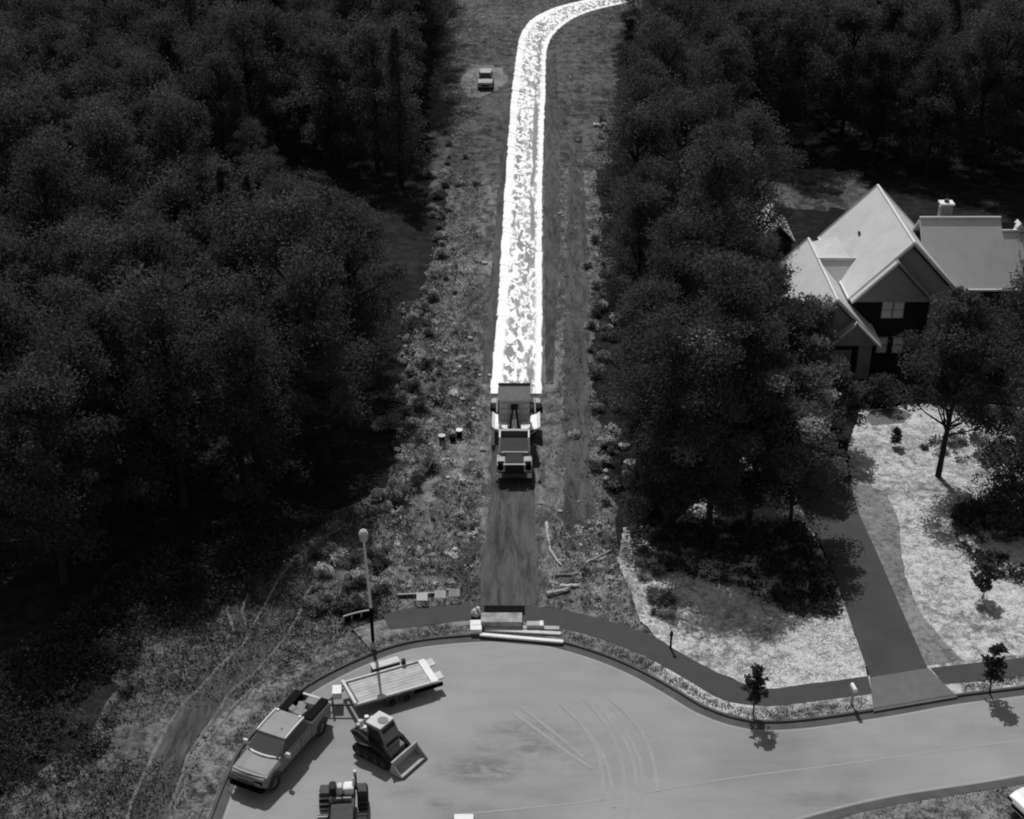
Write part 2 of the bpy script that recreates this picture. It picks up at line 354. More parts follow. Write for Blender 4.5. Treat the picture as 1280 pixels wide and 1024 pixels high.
sheet('driveway_apron', PX([(1087,847),(1092,889),(1197,871),(1160,835)], 0.147), M['apron'], 0, thick=0.14)
sheet('front_walk', PX([(1080,522),(1090,514),(1120,510),(1140,518),(1128,528),(1090,532)], 0.14), M['apron'], 0.05, 0.5, 0.1)
sheet('front_walk', PX([(1086,512),(1088,504),(1110,500),(1125,490),(1145,480),(1156,484),(1140,497),(1122,508),(1105,510)], 0.143), M['black'], 0.03, 0.5, 0.1)  # shade on the curved walk near the house, put into its black colour

# pavement: one slab after another along two edge curves
def pavement(topl, botl, step):
    root = bpy.data.objects.new('sidewalk', None); COL.objects.link(root); structure(root)
    a = spline(PX(topl, 0.15), 0.1); b = spline(PX(botl, 0.15), 0.1)
    def cum(p):
        L = [0]
        for i in range(1, len(p)): L.append(L[-1]+(p[i]-p[i-1]).length)
        return L
    La, Lb = cum(a), cum(b); n = int(round(La[-1]/step))
    def at(p, L, t):
        s = t*L[-1]
        for i in range(1, len(p)):
            if L[i] >= s: return p[i-1].lerp(p[i], (s-L[i-1])/max(1e-6, L[i]-L[i-1]))
        return p[-1]
    jb = MB(); q = 60
    for k in range(q+1): jb.v += [(at(a, La, k/q).x, at(a, La, k/q).y, 0.143), (at(b, Lb, k/q).x, at(b, Lb, k/q).y, 0.143)]
    for k in range(q): jb.f.append((2*k, 2*k+1, 2*k+3, 2*k+2))
    jb.build('joint_bed', M['dim'], root)
    for k in range(n):
        gp = 0.006; t0 = k/n+gp/La[-1]; t1 = (k+1)/n-gp/La[-1]
        ring = [at(a, La, t0), at(a, La, (t0+t1)/2), at(a, La, t1), at(b, Lb, t1), at(b, Lb, (t0+t1)/2), at(b, Lb, t0)]
        dz = random.uniform(-0.004, 0.004)
        MB().loft([[(p.x, p.y, 0.05) for p in ring], [(p.x, p.y, 0.152+dz) for p in ring]]).build('slab', M['slab'], root)
pavement([(478.6,769),(514,760),(582,756),(671,759),(707,763),(767,778),(820,797),(842,811),(897,841),(936,857),(967,861),(1014,855),(1085,845)],
         [(487,787),(540,781),(583,775.5),(650,776),(698,785),(737,794),(790,813),(803,818),(858,849),(897,872),(928,880),(967,882),(1014,877),(1090,867)], 1.5)
pavement([(1163,835),(1215,829),(1278,822),(1400,806)], [(1180,855),(1230,851),(1278,846),(1400,830)], 1.5)

# hot fresh mat and the bare base course ahead of it
OUT = [(614,492),(618,440),(622,400),(628,300),(634,200),(640,120),(646,70),(651,44),(664,25),(690,11),(722,2),(765,-7)]
INN = [(676,492),(677,440),(677,400),(677,300),(678,200),(681,120),(682,75),(686,52),(698,36),(718,22),(745,12),(785,3)]
def ribbon(name, o_, i_, z, mat, parent=None):
    a = spline(PX(o_, z), 1.2); b = spline(PX(i_, z), 1.2); n = 260
    def rs(p): return [p[int(round(k*(len(p)-1)/(n-1)))] for k in range(n)]
    a, b = rs(a), rs(b); m = MB(); uvs = []
    for k in range(n):
        ja, jb = random.uniform(-0.08, 0.06), random.uniform(-0.06, 0.08)
        m.v += [(a[k].x-0.06+ja, a[k].y, 0.0), (a[k].x+ja, a[k].y, z), (b[k].x+jb, b[k].y, z), (b[k].x+0.06+jb, b[k].y, 0.0)]; uvs += [(0, k), (0, k), (1, k), (1, k)]
    for k in range(n-1):
        for j in range(3): m.f.append((4*k+j, 4*k+j+1, 4*k+5+j, 4*k+4+j))
    o = m.build(name, mat, parent); me = o.data; ul = me.uv_layers.new(name='UVMap')
    for lp in me.loops: ul.data[lp.index].uv = uvs[lp.vertex_index]
    return structure(o)
ribbon('hot_asphalt_path', OUT, INN, 0.07, M['hot'])
sheet('path_base', PX([(600,756),(674,757),(672,700),(668,640),(668,600),(672,540),(676,490),(614,490),(614,540),(614,600),(610,660),(602,710)], 0.016), M['base'], 0.12, 0.6)
# bare shoulder strips beside the mat
sheet('shoulder', PX([(682,480),(692,480),(700,300),(700,150),(694,70),(684,75),(682,120),(680,300)], 0.014), M['base'], 0.08, 0.8)
sheet('shoulder', PX([(602,480),(613,480),(627,300),(639,120),(632,120),(618,300)], 0.014), M['base'], 0.08, 0.8)
sheet('graded_strip', PX([(706,690),(742,690),(738,560),(736,420),(734,300),(728,170),(712,170),(708,300),(704,480)], 0.013), M['base'], 0.25, 0.8)
sheet('spoil_patch', PX([(576,96),(590,80),(628,84),(634,100),(622,112),(598,122),(582,120)], 0.02), M['bed'], 0.5, 0.8)

# ------------------------------------------------------------------ house
def house():
    root = thing('house', 'two storey brick house with steep gabled roofs among the trees', 'house', (0, 0, 0))
    AX, AH = 30.55, 4.45                       # main gable: ridge x, half width with eaves
    AF, AB = 104.2, 117.0                      # front and back of its roof
    ZE, ZR = 5.4, 10.0
    # walls
    m = MB(); hw = AH-0.45
    m.prism([(AX-hw, 0), (AX+hw, 0), (AX+hw, ZE+0.35), (AX, ZR-0.28), (AX-hw, ZE+0.35)], AF+0.55, AB-0.6, 'y'); m.build('wall', M['brick'], root)
    # right wing
    m = MB(); m.prism([(106.6, 0), (114.2, 0), (114.2, 5.4), (110.3, 9.3), (106.6, 5.6)], AX+3.9, AX+14, 'x'); m.build('wall', M['brick'], root)
    # garage wing
    GX, GH, GF, GB, GZE, GZR = 24.45, 3.62, 101.1, 113.5, 3.0, 6.65
    m = MB(); gw = GH-0.4
    m.prism([(GX-gw, 0), (GX+gw, 0), (GX+gw, GZE+0.3), (GX, GZR-0.2), (GX-gw, GZE+0.3)], GF+0.5, GB-0.3, 'y'); m.build('wall', M['brick'], root)
    # link between garage and main block
    m = MB(); m.box((27.3, 107.6, 2.0), (2.6, 5.0, 4.0)); m.build('wall', M['brick'], root)
    # sloping roof slabs (thick)
    def slab(name, q, mat=M['roof'], th=0.16, par=root):
        q = [Vector(p) for p in q]; n = (q[1]-q[0]).cross(q[2]-q[0]).normalized()
        if n.z < 0: n = -n
        return MB().loft([[p-n*th for p in q], q]).build(name, mat, par)
    def gable(xr, hw_, f, b, ze, zr, name='roof'):
        l = slab(name, [(xr-hw_, f, ze), (xr, f, zr), (xr, b, zr), (xr-hw_, b, ze)])
        r_ = slab(name, [(xr+hw_, f, ze), (xr+hw_, b, ze), (xr, b, zr), (xr, f, zr)])
        for sgn, o in ((-1, l), (1, r_)):                      # barge boards along the front and back rake, gutter along the eave
            for yy in (f-0.03, b+0.03):
                MB().tube([(xr+sgn*hw_*1.01, yy, ze-0.02), (xr+sgn*0.02, yy, zr+0.02)], 0.10, 4).build('barge_board', M['trim'], o)
            MB().tube([(xr+sgn*(hw_+0.05), f, ze-0.05), (xr+sgn*(hw_+0.05), b, ze-0.05)], 0.09, 6).build('gutter', M['trim'], o)
        MB().tube([(xr, f, zr+0.03), (xr, b, zr+0.03)], 0.10, 6).build('ridge_cap', M['trim'], l)
    gable(AX, AH, AF, AB, ZE, ZR); gable(GX, GH, GF, GB, GZE, GZR)
    # smaller gable stepping out of the main one on the left, and one on the garage
    fx = AX-1.2; fh = AH-1.2
    slab('roof', [(fx-fh, AF-0.75, ZE), (fx, AF-0.75, ZE+fh*1.034), (fx, AF, ZE+fh*1.034), (fx-fh, AF, ZE)])
    slab('roof', [(fx+fh, AF-0.75, ZE), (fx+fh, AF+0.3, ZE), (fx, AF+0.3, ZE+fh*1.034), (fx, AF-0.75, ZE+fh*1.034)], M['siding'])
    MB().tube([(fx-fh, AF-0.78, ZE-0.02), (fx, AF-0.78, ZE+fh*1.034)], 0.08, 4).build('barge_board', M['trim'], root)
    MB().prism([(fx-fh+0.3, ZE-0.1), (fx+fh-0.3, ZE-0.1), (fx, ZE+fh*1.034-0.45)], AF-0.4, AF+0.5, 'y').build('gable_panel', M['siding'], root)
    MB().prism([(AX-AH+0.5, ZE+0.02), (AX+AH-0.5, ZE+0.02), (AX, ZR-0.5)], AF+0.3, AF+0.56, 'y').build('gable_panel', M['siding'], root)
    MB().box((AX-0.2, AF+0.35, ZE-0.05), (2*AH-0.9, 0.5, 0.3)).build('fascia', M['siding'], root)
    MB().prism([(GX-gw, GZE+0.05), (GX+gw, GZE+0.05), (GX, GZR-0.45)], GF+0.25, GF+0.52, 'y').build('gable_panel', M['siding'], root)
    gx = GX+1.55; gh2 = GH-1.55
    slab('roof', [(gx-gh2, GF-0.6, GZE), (gx, GF-0.6, GZE+gh2), (gx, GF+0.2, GZE+gh2), (gx-gh2, GF+0.2, GZE)])
    slab('roof', [(gx+gh2, GF-0.6, GZE), (gx+gh2, GF+0.2, GZE), (gx, GF+0.2, GZE+gh2), (gx, GF-0.6, GZE+gh2)])
    MB().prism([(gx-gh2+0.3, GZE), (gx+gh2-0.3, GZE), (gx, GZE+gh2-0.4)], GF-0.3, GF+0.4, 'y').build('gable_panel', M['siding'], root)
    MB().box((GX+2.55, GF+0.3, 1.5), (1.0, 0.5, 3.0)).build('wall', M['siding'], root)
    MB().box((GX-0.6, GF+0.46, 1.15), (4.4, 0.12, 2.3)).build('garage_door', M['siding'], root)
    # right wing roof: front and back slopes, a lower length beyond
    def cross(y0, yr, ze, zr, x0, x1):
        f = slab('roof', [(x0, y0, ze), (x1, y0, ze), (x1, yr, zr), (x0, yr, zr)])
        b = slab('roof', [(x0, yr, zr), (x1, yr, zr), (x1, 2*yr-y0, ze), (x0, 2*yr-y0, ze)])
        MB().tube([(x0, yr, zr+0.03), (x1, yr, zr+0.03)], 0.10, 6).build('ridge_cap', M['trim'], f)
        MB().tube([(x0, y0-0.05, ze-0.05), (x1, y0-0.05, ze-0.05)], 0.09, 6).build('gutter', M['trim'], f)
        if x1 > AX+9: MB().tube([(x1, y0, ze), (x1, yr, zr+0.02)], 0.08, 4).build('barge_board', M['trim'], f)
        else: MB().panel([(x1-0.02, yr-0.8, zr-0.8), (x1-0.02, yr, zr), (x1-0.02, yr+0.8, zr-0.8)], 0.02).build('gable_panel', M['trim'], f)
    cross(106.0, 110.3, 5.4, 9.7, AX+1.9, AX+8.35)
    cross(106.0, 109.5, 5.4, 8.9, AX+8.36, AX+14.2)
    # connector roofs between garage and main block
    slab('roof', [(24.4, 109.0, 6.72), (27.4, 109.0, 6.72), (26.15, 107.7, 5.46), (26.75, 106.2, 3.95)])
    MB().tube([(24.4, 109.0, 6.76), (27.45, 109.0, 6.76)], 0.09, 6).build('ridge_cap', M['trim'], root)
    slab('roof', [(24.4, 112.8, 6.6), (26.6, 112.8, 7.2), (27.0, 109.0, 6.7), (24.5, 109.0, 6.68)])
    MB().box((26.5, 106.6, 2.2), (0.3, 3.4, 4.0)).build('wall', M['siding'], root)
    # windows of the main front wall: warm paired sashes, upper and lower storey
    yw = AF+0.50
    for cx_, cz, w_, h_ in ((29.25, 4.25, 0.78, 1.35), (30.12, 4.25, 0.78, 1.35), (29.2, 1.2, 0.75, 1.3), (30.45, 1.2, 0.75, 1.3)):
        wn = MB().box((cx_, yw, cz), (w_, 0.1, h_)).build('window', M['pane'], root)
        fr = MB()
        for dx in (-1, 1): fr.box((cx_+dx*(w_/2+0.03), yw-0.03, cz), (0.06, 0.1, h_+0.12))
        for dz in (-1, 0, 1): fr.box((cx_, yw-0.03, cz+dz*(h_/2+0.03)), (w_, 0.1, 0.06))
        fr.build('frame', M['siding'], wn)
    MB().box((32.6, AF+0.2, 2.6), (0.35, 0.35, 5.2)).build('porch_post', M['siding'], root)
    MB().box((33.6, AF+0.45, 4.3), (1.4, 0.12, 1.5)).build('window', M['siding'], root)
    MB().box((34.0, AF+0.1, 2.75), (3.4, 1.8, 0.2)).build('porch_roof', M['siding'], root)
    # chimney and vents
    c = MB().box((34.75, 111.4, 9.2), (0.9, 0.75, 2.6)).build('chimney', M['siding'], root, 0.03)
    MB().box((34.75, 111.4, 10.55), (1.1, 0.95, 0.14)).build('cap', M['trim'], c)
    MB().tube([(34.75, 111.4, 10.5), (34.75, 111.4, 10.85)], 0.2, 10).build('flue', M['dim'], c)
    MB().tube([(34.1, 110.9, 9.2), (34.1, 110.9, 10.5)], 0.09, 8).build('vent_pipe', M['light'], root)
    MB().prism([(39.7, 8.6), (41.0, 8.6), (40.35, 9.5)], 109.6, 110.6, 'y').build('roof_vent', M['trim'], root)
    MB().box((28.2, 112.0, 7.75), (0.16, 0.3, 0.22)).build('roof_vent', M['dim'], root)
house()
def shed():
    a, b = P(952, 258, 4.2), P(990, 297, 3.2)
    root = thing('garden_shed', 'small pale roofed outbuilding behind the garage wing of the house', 'shed', ((a.x+b.x)/2, (a.y+b.y)/2, 0), R(0))
    MB().prism([(-1.3, 0), (1.1, 0), (1.1, 2.8), (-0.1, 4.0), (-1.3, 2.8)], -2.2, 3.2, 'y').build('wall', M['dim'], root)
    for s in (-1, 1):
        q = [Vector((-0.1, -2.5, 4.25)), Vector((-0.1, 3.5, 4.25)), Vector((-0.1+s*1.5, 3.5, 2.75)), Vector((-0.1+s*1.5, -2.5, 2.75))]
        MB().loft([[p-Vector((0, 0, 0.14)) for p in q], q]).build('roof', M['roof'], root)
    MB().tube([(-0.1, -2.5, 4.28), (-0.1, 3.5, 4.28)], 0.09, 6).build('ridge_cap', M['trim'], root)
shed()

# ------------------------------------------------------------------ trees
def leaf_cloud(blobs, size, seed, flat=0.0):
    rng = random.Random(seed); v = []; f = []; tone = []
    for (c, r, n, tn) in blobs:
        for _ in range(n):
            d = Vector((rng.gauss(0, 1), rng.gauss(0, 1), rng.gauss(0, 1))); d.normalize()
            p = c+Vector((d.x*r[0], d.y*r[1], d.z*r[2]))*(0.15+1.0*rng.random()**0.7)*(1.25 if rng.random() < 0.12 else 1)
            a = Vector((rng.gauss(0, 1), rng.gauss(0, 1), rng.gauss(0, 1)*(1-flat))).normalized()
            b = a.cross(Vector((rng.gauss(0, 1), rng.gauss(0, 1), rng.gauss(0, 1)))).normalized()
            s = size*(0.6+0.8*rng.random()); a = a*s; b = b*s*0.6; i = len(v)
            v += [p-a, p+b*0.9-a*0.1, p+a, p-b*0.9+a*0.1]; f.append((i, i+1, i+2, i+3)); t = tn*(0.85+0.3*rng.random()); tone += [t]*4
    return v, f, tone
def leaf_obj(name, blobs, size, seed, mat, parent=None, fleck=0.0):
    if fleck:
        rf_ = random.Random(seed+5); blobs = [(c, r, n, (tn*rf_.uniform(2.5, 4) if rf_.random() < fleck else tn)) for c, r, n, tn in blobs]
    v, f, t = leaf_cloud(blobs, size, seed); me = bpy.data.meshes.new(name); me.from_pydata([tuple(x) for x in v], [], f)
    at = me.attributes.new('tone', 'FLOAT', 'POINT'); at.data.foreach_set('value', t); me.materials.append(mat)
    o = bpy.data.objects.new(name, me); COL.objects.link(o); o.parent = parent; return o
def make_tree(kind, seed, H, Rr, mat, leaf=0.115, n=8200, base=0.32, fleck=0.0):
    rng = random.Random(seed); root = thing('tree', 'tree', 'tree'); blobs = []; t = MB()
    lean = Vector((rng.uniform(-0.4, 0.4), rng.uniform(-0.4, 0.4), 0))
    pts = [Vector((0, 0, -0.1)), lean*0.3+Vector((0, 0, H*0.3)), lean*0.8+Vector((0, 0, H*0.6)), lean+Vector((0, 0, H*0.93))]
    t.tube(pts, [H*0.017, H*0.012, H*0.008, 0.03], 7)
    if kind == 'pine':
        k = 17
        for i in range(k):
            z = H*(base+(1-base)*i/k); rr = Rr*(1.0-(i/k)**1.3)*0.95+0.35
            for j in range(3):
                a = rng.uniform(0, 6.28); q = rr*rng.uniform(0.2, 0.75)
                c = Vector((q*math.cos(a), q*math.sin(a), z)); blobs.append((c, (rr*0.5, rr*0.5, H*0.03+0.2), n//(k*3), rng.uniform(0.7, 1.2)))
                t.tube([Vector((0, 0, z-0.2)), c], [0.06, 0.02], 4)
    else:
        k = 44
        for i in range(k):
            u = (i+0.5)/k; z = H*(base+(0.98-base)*u); env = math.sin(math.pi*min(1, 0.2+0.76*u))**0.6
            a = i*2.4+rng.uniform(-0.8, 0.8); q = Rr*env*rng.uniform(0.1, 1.02); r = Rr*rng.uniform(0.16, 0.36)
            c = Vector((q*math.cos(a), q*math.sin(a), z+rng.uniform(-0.05, 0.05)*H)); blobs.append((c, (r*rng.uniform(0.8, 1.4), r*rng.uniform(0.8, 1.4), r*rng.uniform(0.5, 1.0)), int(n/k*(0.5+2*r/Rr)), rng.uniform(0.75, 1.2)))
            s = Vector((lean.x*u, lean.y*u, max(H*0.2, z-r*1.6-q*0.5))); t.tube([s, s.lerp(c, 0.6)+Vector((0, 0, -0.2)), c], [H*0.006, H*0.0035, 0.02], 4)
    t.build('trunk', M['bark'], root); leaf_obj('crown', blobs, leaf, seed+90, mat, root, fleck); return root
PROTO = [make_tree('oak', 1, 16, 4.5, M['leaf'], n=19000, base=0.2), make_tree('oak', 2, 16, 3.9, M['leaf'], n=17000, base=0.3), make_tree('oak', 3, 16, 5.2, M['leaf'], n=23000, base=0.18), make_tree('pine', 4, 16, 2.9, M['leaf'], n=8500, base=0.2), make_tree('oak', 5, 16, 4.1, M['leaf'], n=17500, base=0.14)]
USED = [False]*len(PROTO)
def place(k, x, y, s, rz, label, group, sxy=None):
    o = PROTO[k] if not USED[k] else copy_tree(PROTO[k]); USED[k] = True
    o.location = (x, y, 0); o.rotation_euler = (0, 0, rz); o.scale = ((sxy or s), (sxy or s), s)
    o.name = 'pine_tree' if k == 3 else 'forest_tree'
    o['label'] = label; o['group'] = group; o['category'] = 'tree'; return o

CLEAR = []       # pixels that no tree standing in front may hide: (x, y, distance of the thing there)
for a in range(0, 33):
    t = a/32
    for o_, i_ in zip(OUT, INN):
        pass
for (x0, y0), (x1, y1) in list(zip(OUT[2:], INN[2:])):
    for t in (-0.15, 0.3, 0.7, 1.15): CLEAR.append((x0+(x1-x0)*t, y0+(y1-y0)*t, 300))
for p in [(605,85),(620,100),(590,105),(580,118),(575,90)]: CLEAR.append((p[0], p[1], 190))
for p in [(1098,237),(1146,304),(1078,364),(1035,292),(1197,362),(1130,275),(1175,264),(1235,280),(1277,290),(1180,330),(1230,330),(1120,300),(1100,330),(1060,300),(1003,296),(1046,373),(1100,430),(1020,330),(1010,330),(1040,330),(955,258),(975,275),(1110,380),(1120,415),(1090,400),(1000,315),(1085,445),(960,262),(985,290),(1240,300),(990,318),(1005,345),(1025,372),(1045,395),(1075,440),(1085,460)]: CLEAR.append((p[0], p[1], 112))
GAP = [(240,135),(290,156),(350,178),(400,203),(440,217),(480,228),(520,244),(565,258)]      # shadowed break in the canopy
for i in range(len(GAP)-1):
    for t in (0, 0.33, 0.66): CLEAR.append((GAP[i][0]+(GAP[i+1][0]-GAP[i][0])*t, GAP[i][1]+(GAP[i+1][1]-GAP[i][1])*t, 170 if i > 1 else 0))
def hides(x, y, H, Rr):
    cx, cy, dep = proj((x, y, H*0.62)); _, ty, _ = proj((x, y, H)); _, by, _ = proj((x, y, H*0.22)); rp = Rr*FPX/dep
    for px, py, d in CLEAR:
        if y < d and abs(px-cx) < rp*0.95 and ty-4 < py < by: return True
    return False
FOREST_L = PX([(560,20),(535,110),(530,180),(525,262),(484,370),(458,470),(435,540),(400,600),(340,632),(250,645),(165,682),(75,745),(-10,795),(-140,850),(-420,760),(-420,420),(-420,100),(-420,-25),(420,-25)])
FOREST_R = PX([(815,60),(778,110),(778,180),(786,260),(790,340),(788,430),(796,540),(805,640),(830,648),(900,640),(940,600),(960,520),(955,420),(930,330),(905,270),(880,200),(1060,196),(1120,210),(1300,235),(1500,260),(1700,240),(1700,-25),(830,-25)])
def scatter(poly, spacing, rng, tries=9000):
    xs = [p.x for p in poly]; ys = [p.y for p in poly]; out = []; cell = {}
    for _ in range(tries):
        x = rng.uniform(min(xs), max(xs)); y = rng.uniform(min(ys), max(ys))
        if not inpoly(x, y, poly): continue
        s = spacing*(0.8+y/420); c = (int(x/8), int(y/8)); ok = True
        for dx in (-1, 0, 1):
            for dy in (-1, 0, 1):
                for q in cell.get((c[0]+dx, c[1]+dy), ()):
                    if (q[0]-x)**2+(q[1]-y)**2 < s*s: ok = False; break
        if ok: cell.setdefault(c, []).append((x, y)); out.append((x, y))
    return out
GAPW = [P(x, y, 10.0) for x, y in GAP]
def in_gap(x, y):
    for a, b in zip(GAPW, GAPW[1:]):
        ab = b-a; ab.z = 0; t = max(0, min(1, ((x-a.x)*ab.x+(y-a.y)*ab.y)/ab.length_squared)); q = a+ab*t
        if math.hypot(x-q.x, y-q.y) < 3.4: return True
    return False
rng = random.Random(11); count = 0
for poly, side in ((FOREST_L, 'left'), (FOREST_R, 'right')):
    for x, y in scatter(poly, 4.1, rng):
        px, py, _ = proj((x, y, 8.0))
        if not (-70 < px < 1350 and -60 < py < 1090): continue
        if side == 'left' and in_gap(x, y): continue
        k = rng.choice([0, 0, 0, 0, 1, 1, 1, 2, 2, 2, 2, 4, 4, 4, 4, 4, 3]); base_r = [4.3, 3.7, 5.0, 2.8, 4.0][k]
        s = rng.uniform(0.8, 1.08)
        while s > 0.4 and hides(x, y, 16*s, base_r*s): s -= 0.08
        if s <= 0.4: continue
        kind = 'slender dark conifer' if k == 3 else 'dark broadleaf tree'; bx_, by_, _ = proj((x, y, 0))
        if side == 'left':
            where = 'at the edge of the wood along the dirt clearing' if x > -15 and y > 95 else ('in the front row of the wood facing the turning circle' if y < 92 and inpoly(bx_, by_+55, [(a_, b_) for a_, b_ in SCRUB]) else ('beyond the dark gap in the far wood' if by_ < 150 else 'inside the wood beyond the scrub clearing')); gr = 'trees of the wood beside the scrub clearing'
        else:
            where = 'in the wood behind the house' if x > 18 and y > 118 else ('at the edge of the wood along the graded strip' if x < 13 else 'in the wood between the path and the house'); gr = 'trees of the wood on the house side of the path'
        lab = kind+' '+where
        place(k, x, y, s, rng.uniform(0, 6.28), lab, gr); count += 1
print('forest trees', count)
# single trees round the house and on the lawns: base pixel, height, crown radius
def single(px, py, H, Rr, mat, label, seed, leaf=0.105, n=5200, base=0.3, kind='oak', name='broadleaf_tree'):
    p = P(px, py); o = make_tree(kind, seed, H, Rr, mat, leaf, int(n*3.2) if H > 4 else n, base, 0.07 if seed in (21, 27, 32, 36, 37, 30) else 0.0); o.location = (p.x, p.y, 0); o.name = name; tag(o, label, 'tree'); return o
single(988, 660, 8.6, 3.1, M['leaf2'], 'mottled grey tree with a thin bare trunk beside the driveway', 21, base=0.38)
single(1172, 597, 13.4, 3.5, M['leaf'], 'tall dark tree with a long bare trunk on the lawn before the house', 22, n=7000, base=0.42)
single(1280, 560, 15.5, 3.6, M['leaf'], 'dark tree at the end of the right roof wing', 23, n=6000, base=0.3)
single(1320, 640, 13, 4.2, M['leaf'], 'broad dark tree shading the edge of the right lawn', 24, n=6000)
single(1278, 655, 8.5, 3.4, M['leaf'], 'ragged dark tree over the added dark leaf clumps of the right lawn', 38, n=4600, base=0.12)
single(1242, 505, 6.8, 3.0, M['leaf'], 'round dark tree hiding the porch of the house', 25, n=5000, base=0.15)
single(1182, 492, 3.4, 2.2, M['leaf'], 'low dark tree pressed against the front wall of the house', 26, n=3600, base=0.12)
single(1006, 478, 6.9, 2.3, M['leaf2'], 'tree with pale flecks in front of the garage gable', 27, n=4200, base=0.2)
single(958, 446, 7.4, 2.6, M['leaf'], 'dark tree standing at the corner of the garage roof', 28, n=4200, base=0.2)
single(1030, 556, 6.4, 2.8, M['leaf'], 'dark bushy tree between the garage and the driveway head', 29, n=4600, base=0.2)
single(975, 540, 10, 3.2, M['leaf'], 'dark tree at the edge of the left lawn near the driveway', 30, n=4600, base=0.25)
single(920, 600, 12, 3.4, M['leaf'], 'dark tree at the back corner of the left lawn', 31, n=5000, base=0.3)
single(832, 662, 14.5, 3.6, M['leaf'], 'tall dark tree at the wood corner above the left lawn', 35, n=5600, base=0.12)
single(886, 664, 14.5, 3.8, M['leaf'], 'tall dark tree whose shade covers the left lawn', 36, n=5600, base=0.12)
single(936, 650, 12.5, 3.3, M['leaf'], 'dark tree next to the sunlit patch by the driveway', 37, n=5000, base=0.12)
single(1000, 590, 7.6, 2.6, M['leaf2'], 'mottled grey tree behind the thin trunked one by the driveway', 32, n=4000, base=0.25)
single(1100, 505, 2.2, 1.8, M['leaf'], 'dark bush-like tree beside the front walk', 33, n=3000, base=0.1)
single(1290, 420, 11, 3.0, M['leaf2'], 'greyish tree beside the lower end of the roof wing', 34, n=4200, base=0.2)
for i, (px, py, H, Rr, lab) in enumerate([(941, 896, 3.3, 0.62, 'slim young street tree on the verge between kerb bend and mailbox'), (1237, 868, 3.4, 0.7, 'slim young street tree on the verge past the driveway'), (1226, 750, 2.6, 0.75, 'small young tree in the middle of the right lawn')]):
    o = single(px, py, H, Rr, M['leaf3'], lab, 50+i, leaf=0.13, n=650, base=0.36, name='young_tree')
single(1119, 560, 1.5, 0.45, M['leaf3'], 'tiny clipped dark shrub standing on the lawn below the front walk', 55, leaf=0.1, n=500, base=0.3, name='lollipop_shrub')

# ------------------------------------------------------------------ shrubs, weeds, grass, stones
SH = []
for sdd in range(4):
    rr = random.Random(200+sdd); bl = []
    for i in range(9):
        a = rr.uniform(0, 6.28); q = rr.uniform(0, 0.55); bl.append((Vector((q*math.cos(a), q*math.sin(a), rr.uniform(0.2, 0.75))), (0.34, 0.34, 0.28), 80, rr.uniform(0.4, 2.2)))
    SH.append(leaf_obj('shrub', bl, 0.085, 300+sdd, M['shrub']))
sh_used = [False]*4
def shrub(px, py, s, lab, gr):
    k = random.randrange(4); o = SH[k] if not sh_used[k] else SH[k].copy()
    if sh_used[k]: COL.objects.link(o)
    sh_used[k] = True; p = P(px, py); o.location = (p.x, p.y, 0); o.scale = (s, s, s*random.uniform(0.7, 1.1)); o.rotation_euler = (0, 0, random.uniform(0, 6.28)); tag(o, lab, 'shrub', gr)
for i in range(70):
    y = random.uniform(180, 640); x = 556-(max(0, y-262)*0.16)+random.gauss(0, 14); shrub(x, y, random.uniform(0.4, 1.2), 'shaggy shrub along the wooded edge left of the hot strip', 'shrubs on the wooded edge left of the path')
for i in range(60):
    y = random.uniform(150, 640); x = 757+random.gauss(0, 11); shrub(x, y, random.uniform(0.4, 1.2), 'shaggy shrub along the wooded edge on the house side of the hot strip', 'shrubs on the house side edge of the path')
for i in range(36):
    x = random.uniform(385, 480); y = random.uniform(690, 770); shrub(x, y, random.uniform(0.5, 1.1), 'low shrub in the patch behind the street lamp', 'shrubs behind the street lamp')
for i in range(18):
    x = random.uniform(795, 835); y = 705+(x-795)*1.7+random.gauss(0, 12); shrub(x, y, random.uniform(0.5, 1.0), 'low shrub at the ragged edge of the left lawn', 'shrubs at the edge of the left lawn')
def tufts(name, poly, n, hmin, hmax, mat, tone, seed, z=0.0, spread=0.12, keep=None):
    rg = random.Random(seed); v = []; f = []; tn = []; xs = [p.x for p in poly]; ys = [p.y for p in poly]; k = 0; tries = 0
    while k < n:
        x = rg.uniform(min(xs), max(xs)); y = rg.uniform(min(ys), max(ys))
        tries += 1
        if tries > 400000: break
        if not inpoly(x, y, poly): continue
        if keep and not keep(x, y): continue
        k += 1; h = rg.uniform(hmin, hmax); t = rg.choice(tone)*rg.uniform(0.7, 1.2)
        for b in range(4):
            a = rg.uniform(0, 6.28); dx, dy = math.cos(a), math.sin(a); ox, oy = rg.gauss(0, spread), rg.gauss(0, spread); i = len(v); l = rg.uniform(0.3, 1.0)*h
            v += [(x+ox-dy*h*0.22, y+oy+dx*h*0.22, z), (x+ox+dy*h*0.22, y+oy-dx*h*0.22, z), (x+ox+dx*l, y+oy+dy*l, z+h*rg.uniform(0.5, 1))]; f.append((i, i+1, i+2)); tn += [t]*3
    me = bpy.data.meshes.new(name); me.from_pydata(v, [], f); at = me.attributes.new('tone', 'FLOAT', 'POINT'); at.data.foreach_set('value', tn); me.materials.append(mat)
    o = bpy.data.objects.new(name, me); COL.objects.link(o); o['kind'] = 'stuff'; return o
def not_path(x, y):
    px, py, _ = proj((x, y, 0))
    return not (590 < px < 745 and abs(px-(640+(600-py)*0.04)) < 52+max(0, (520-py))*0.0) or (px < 596)
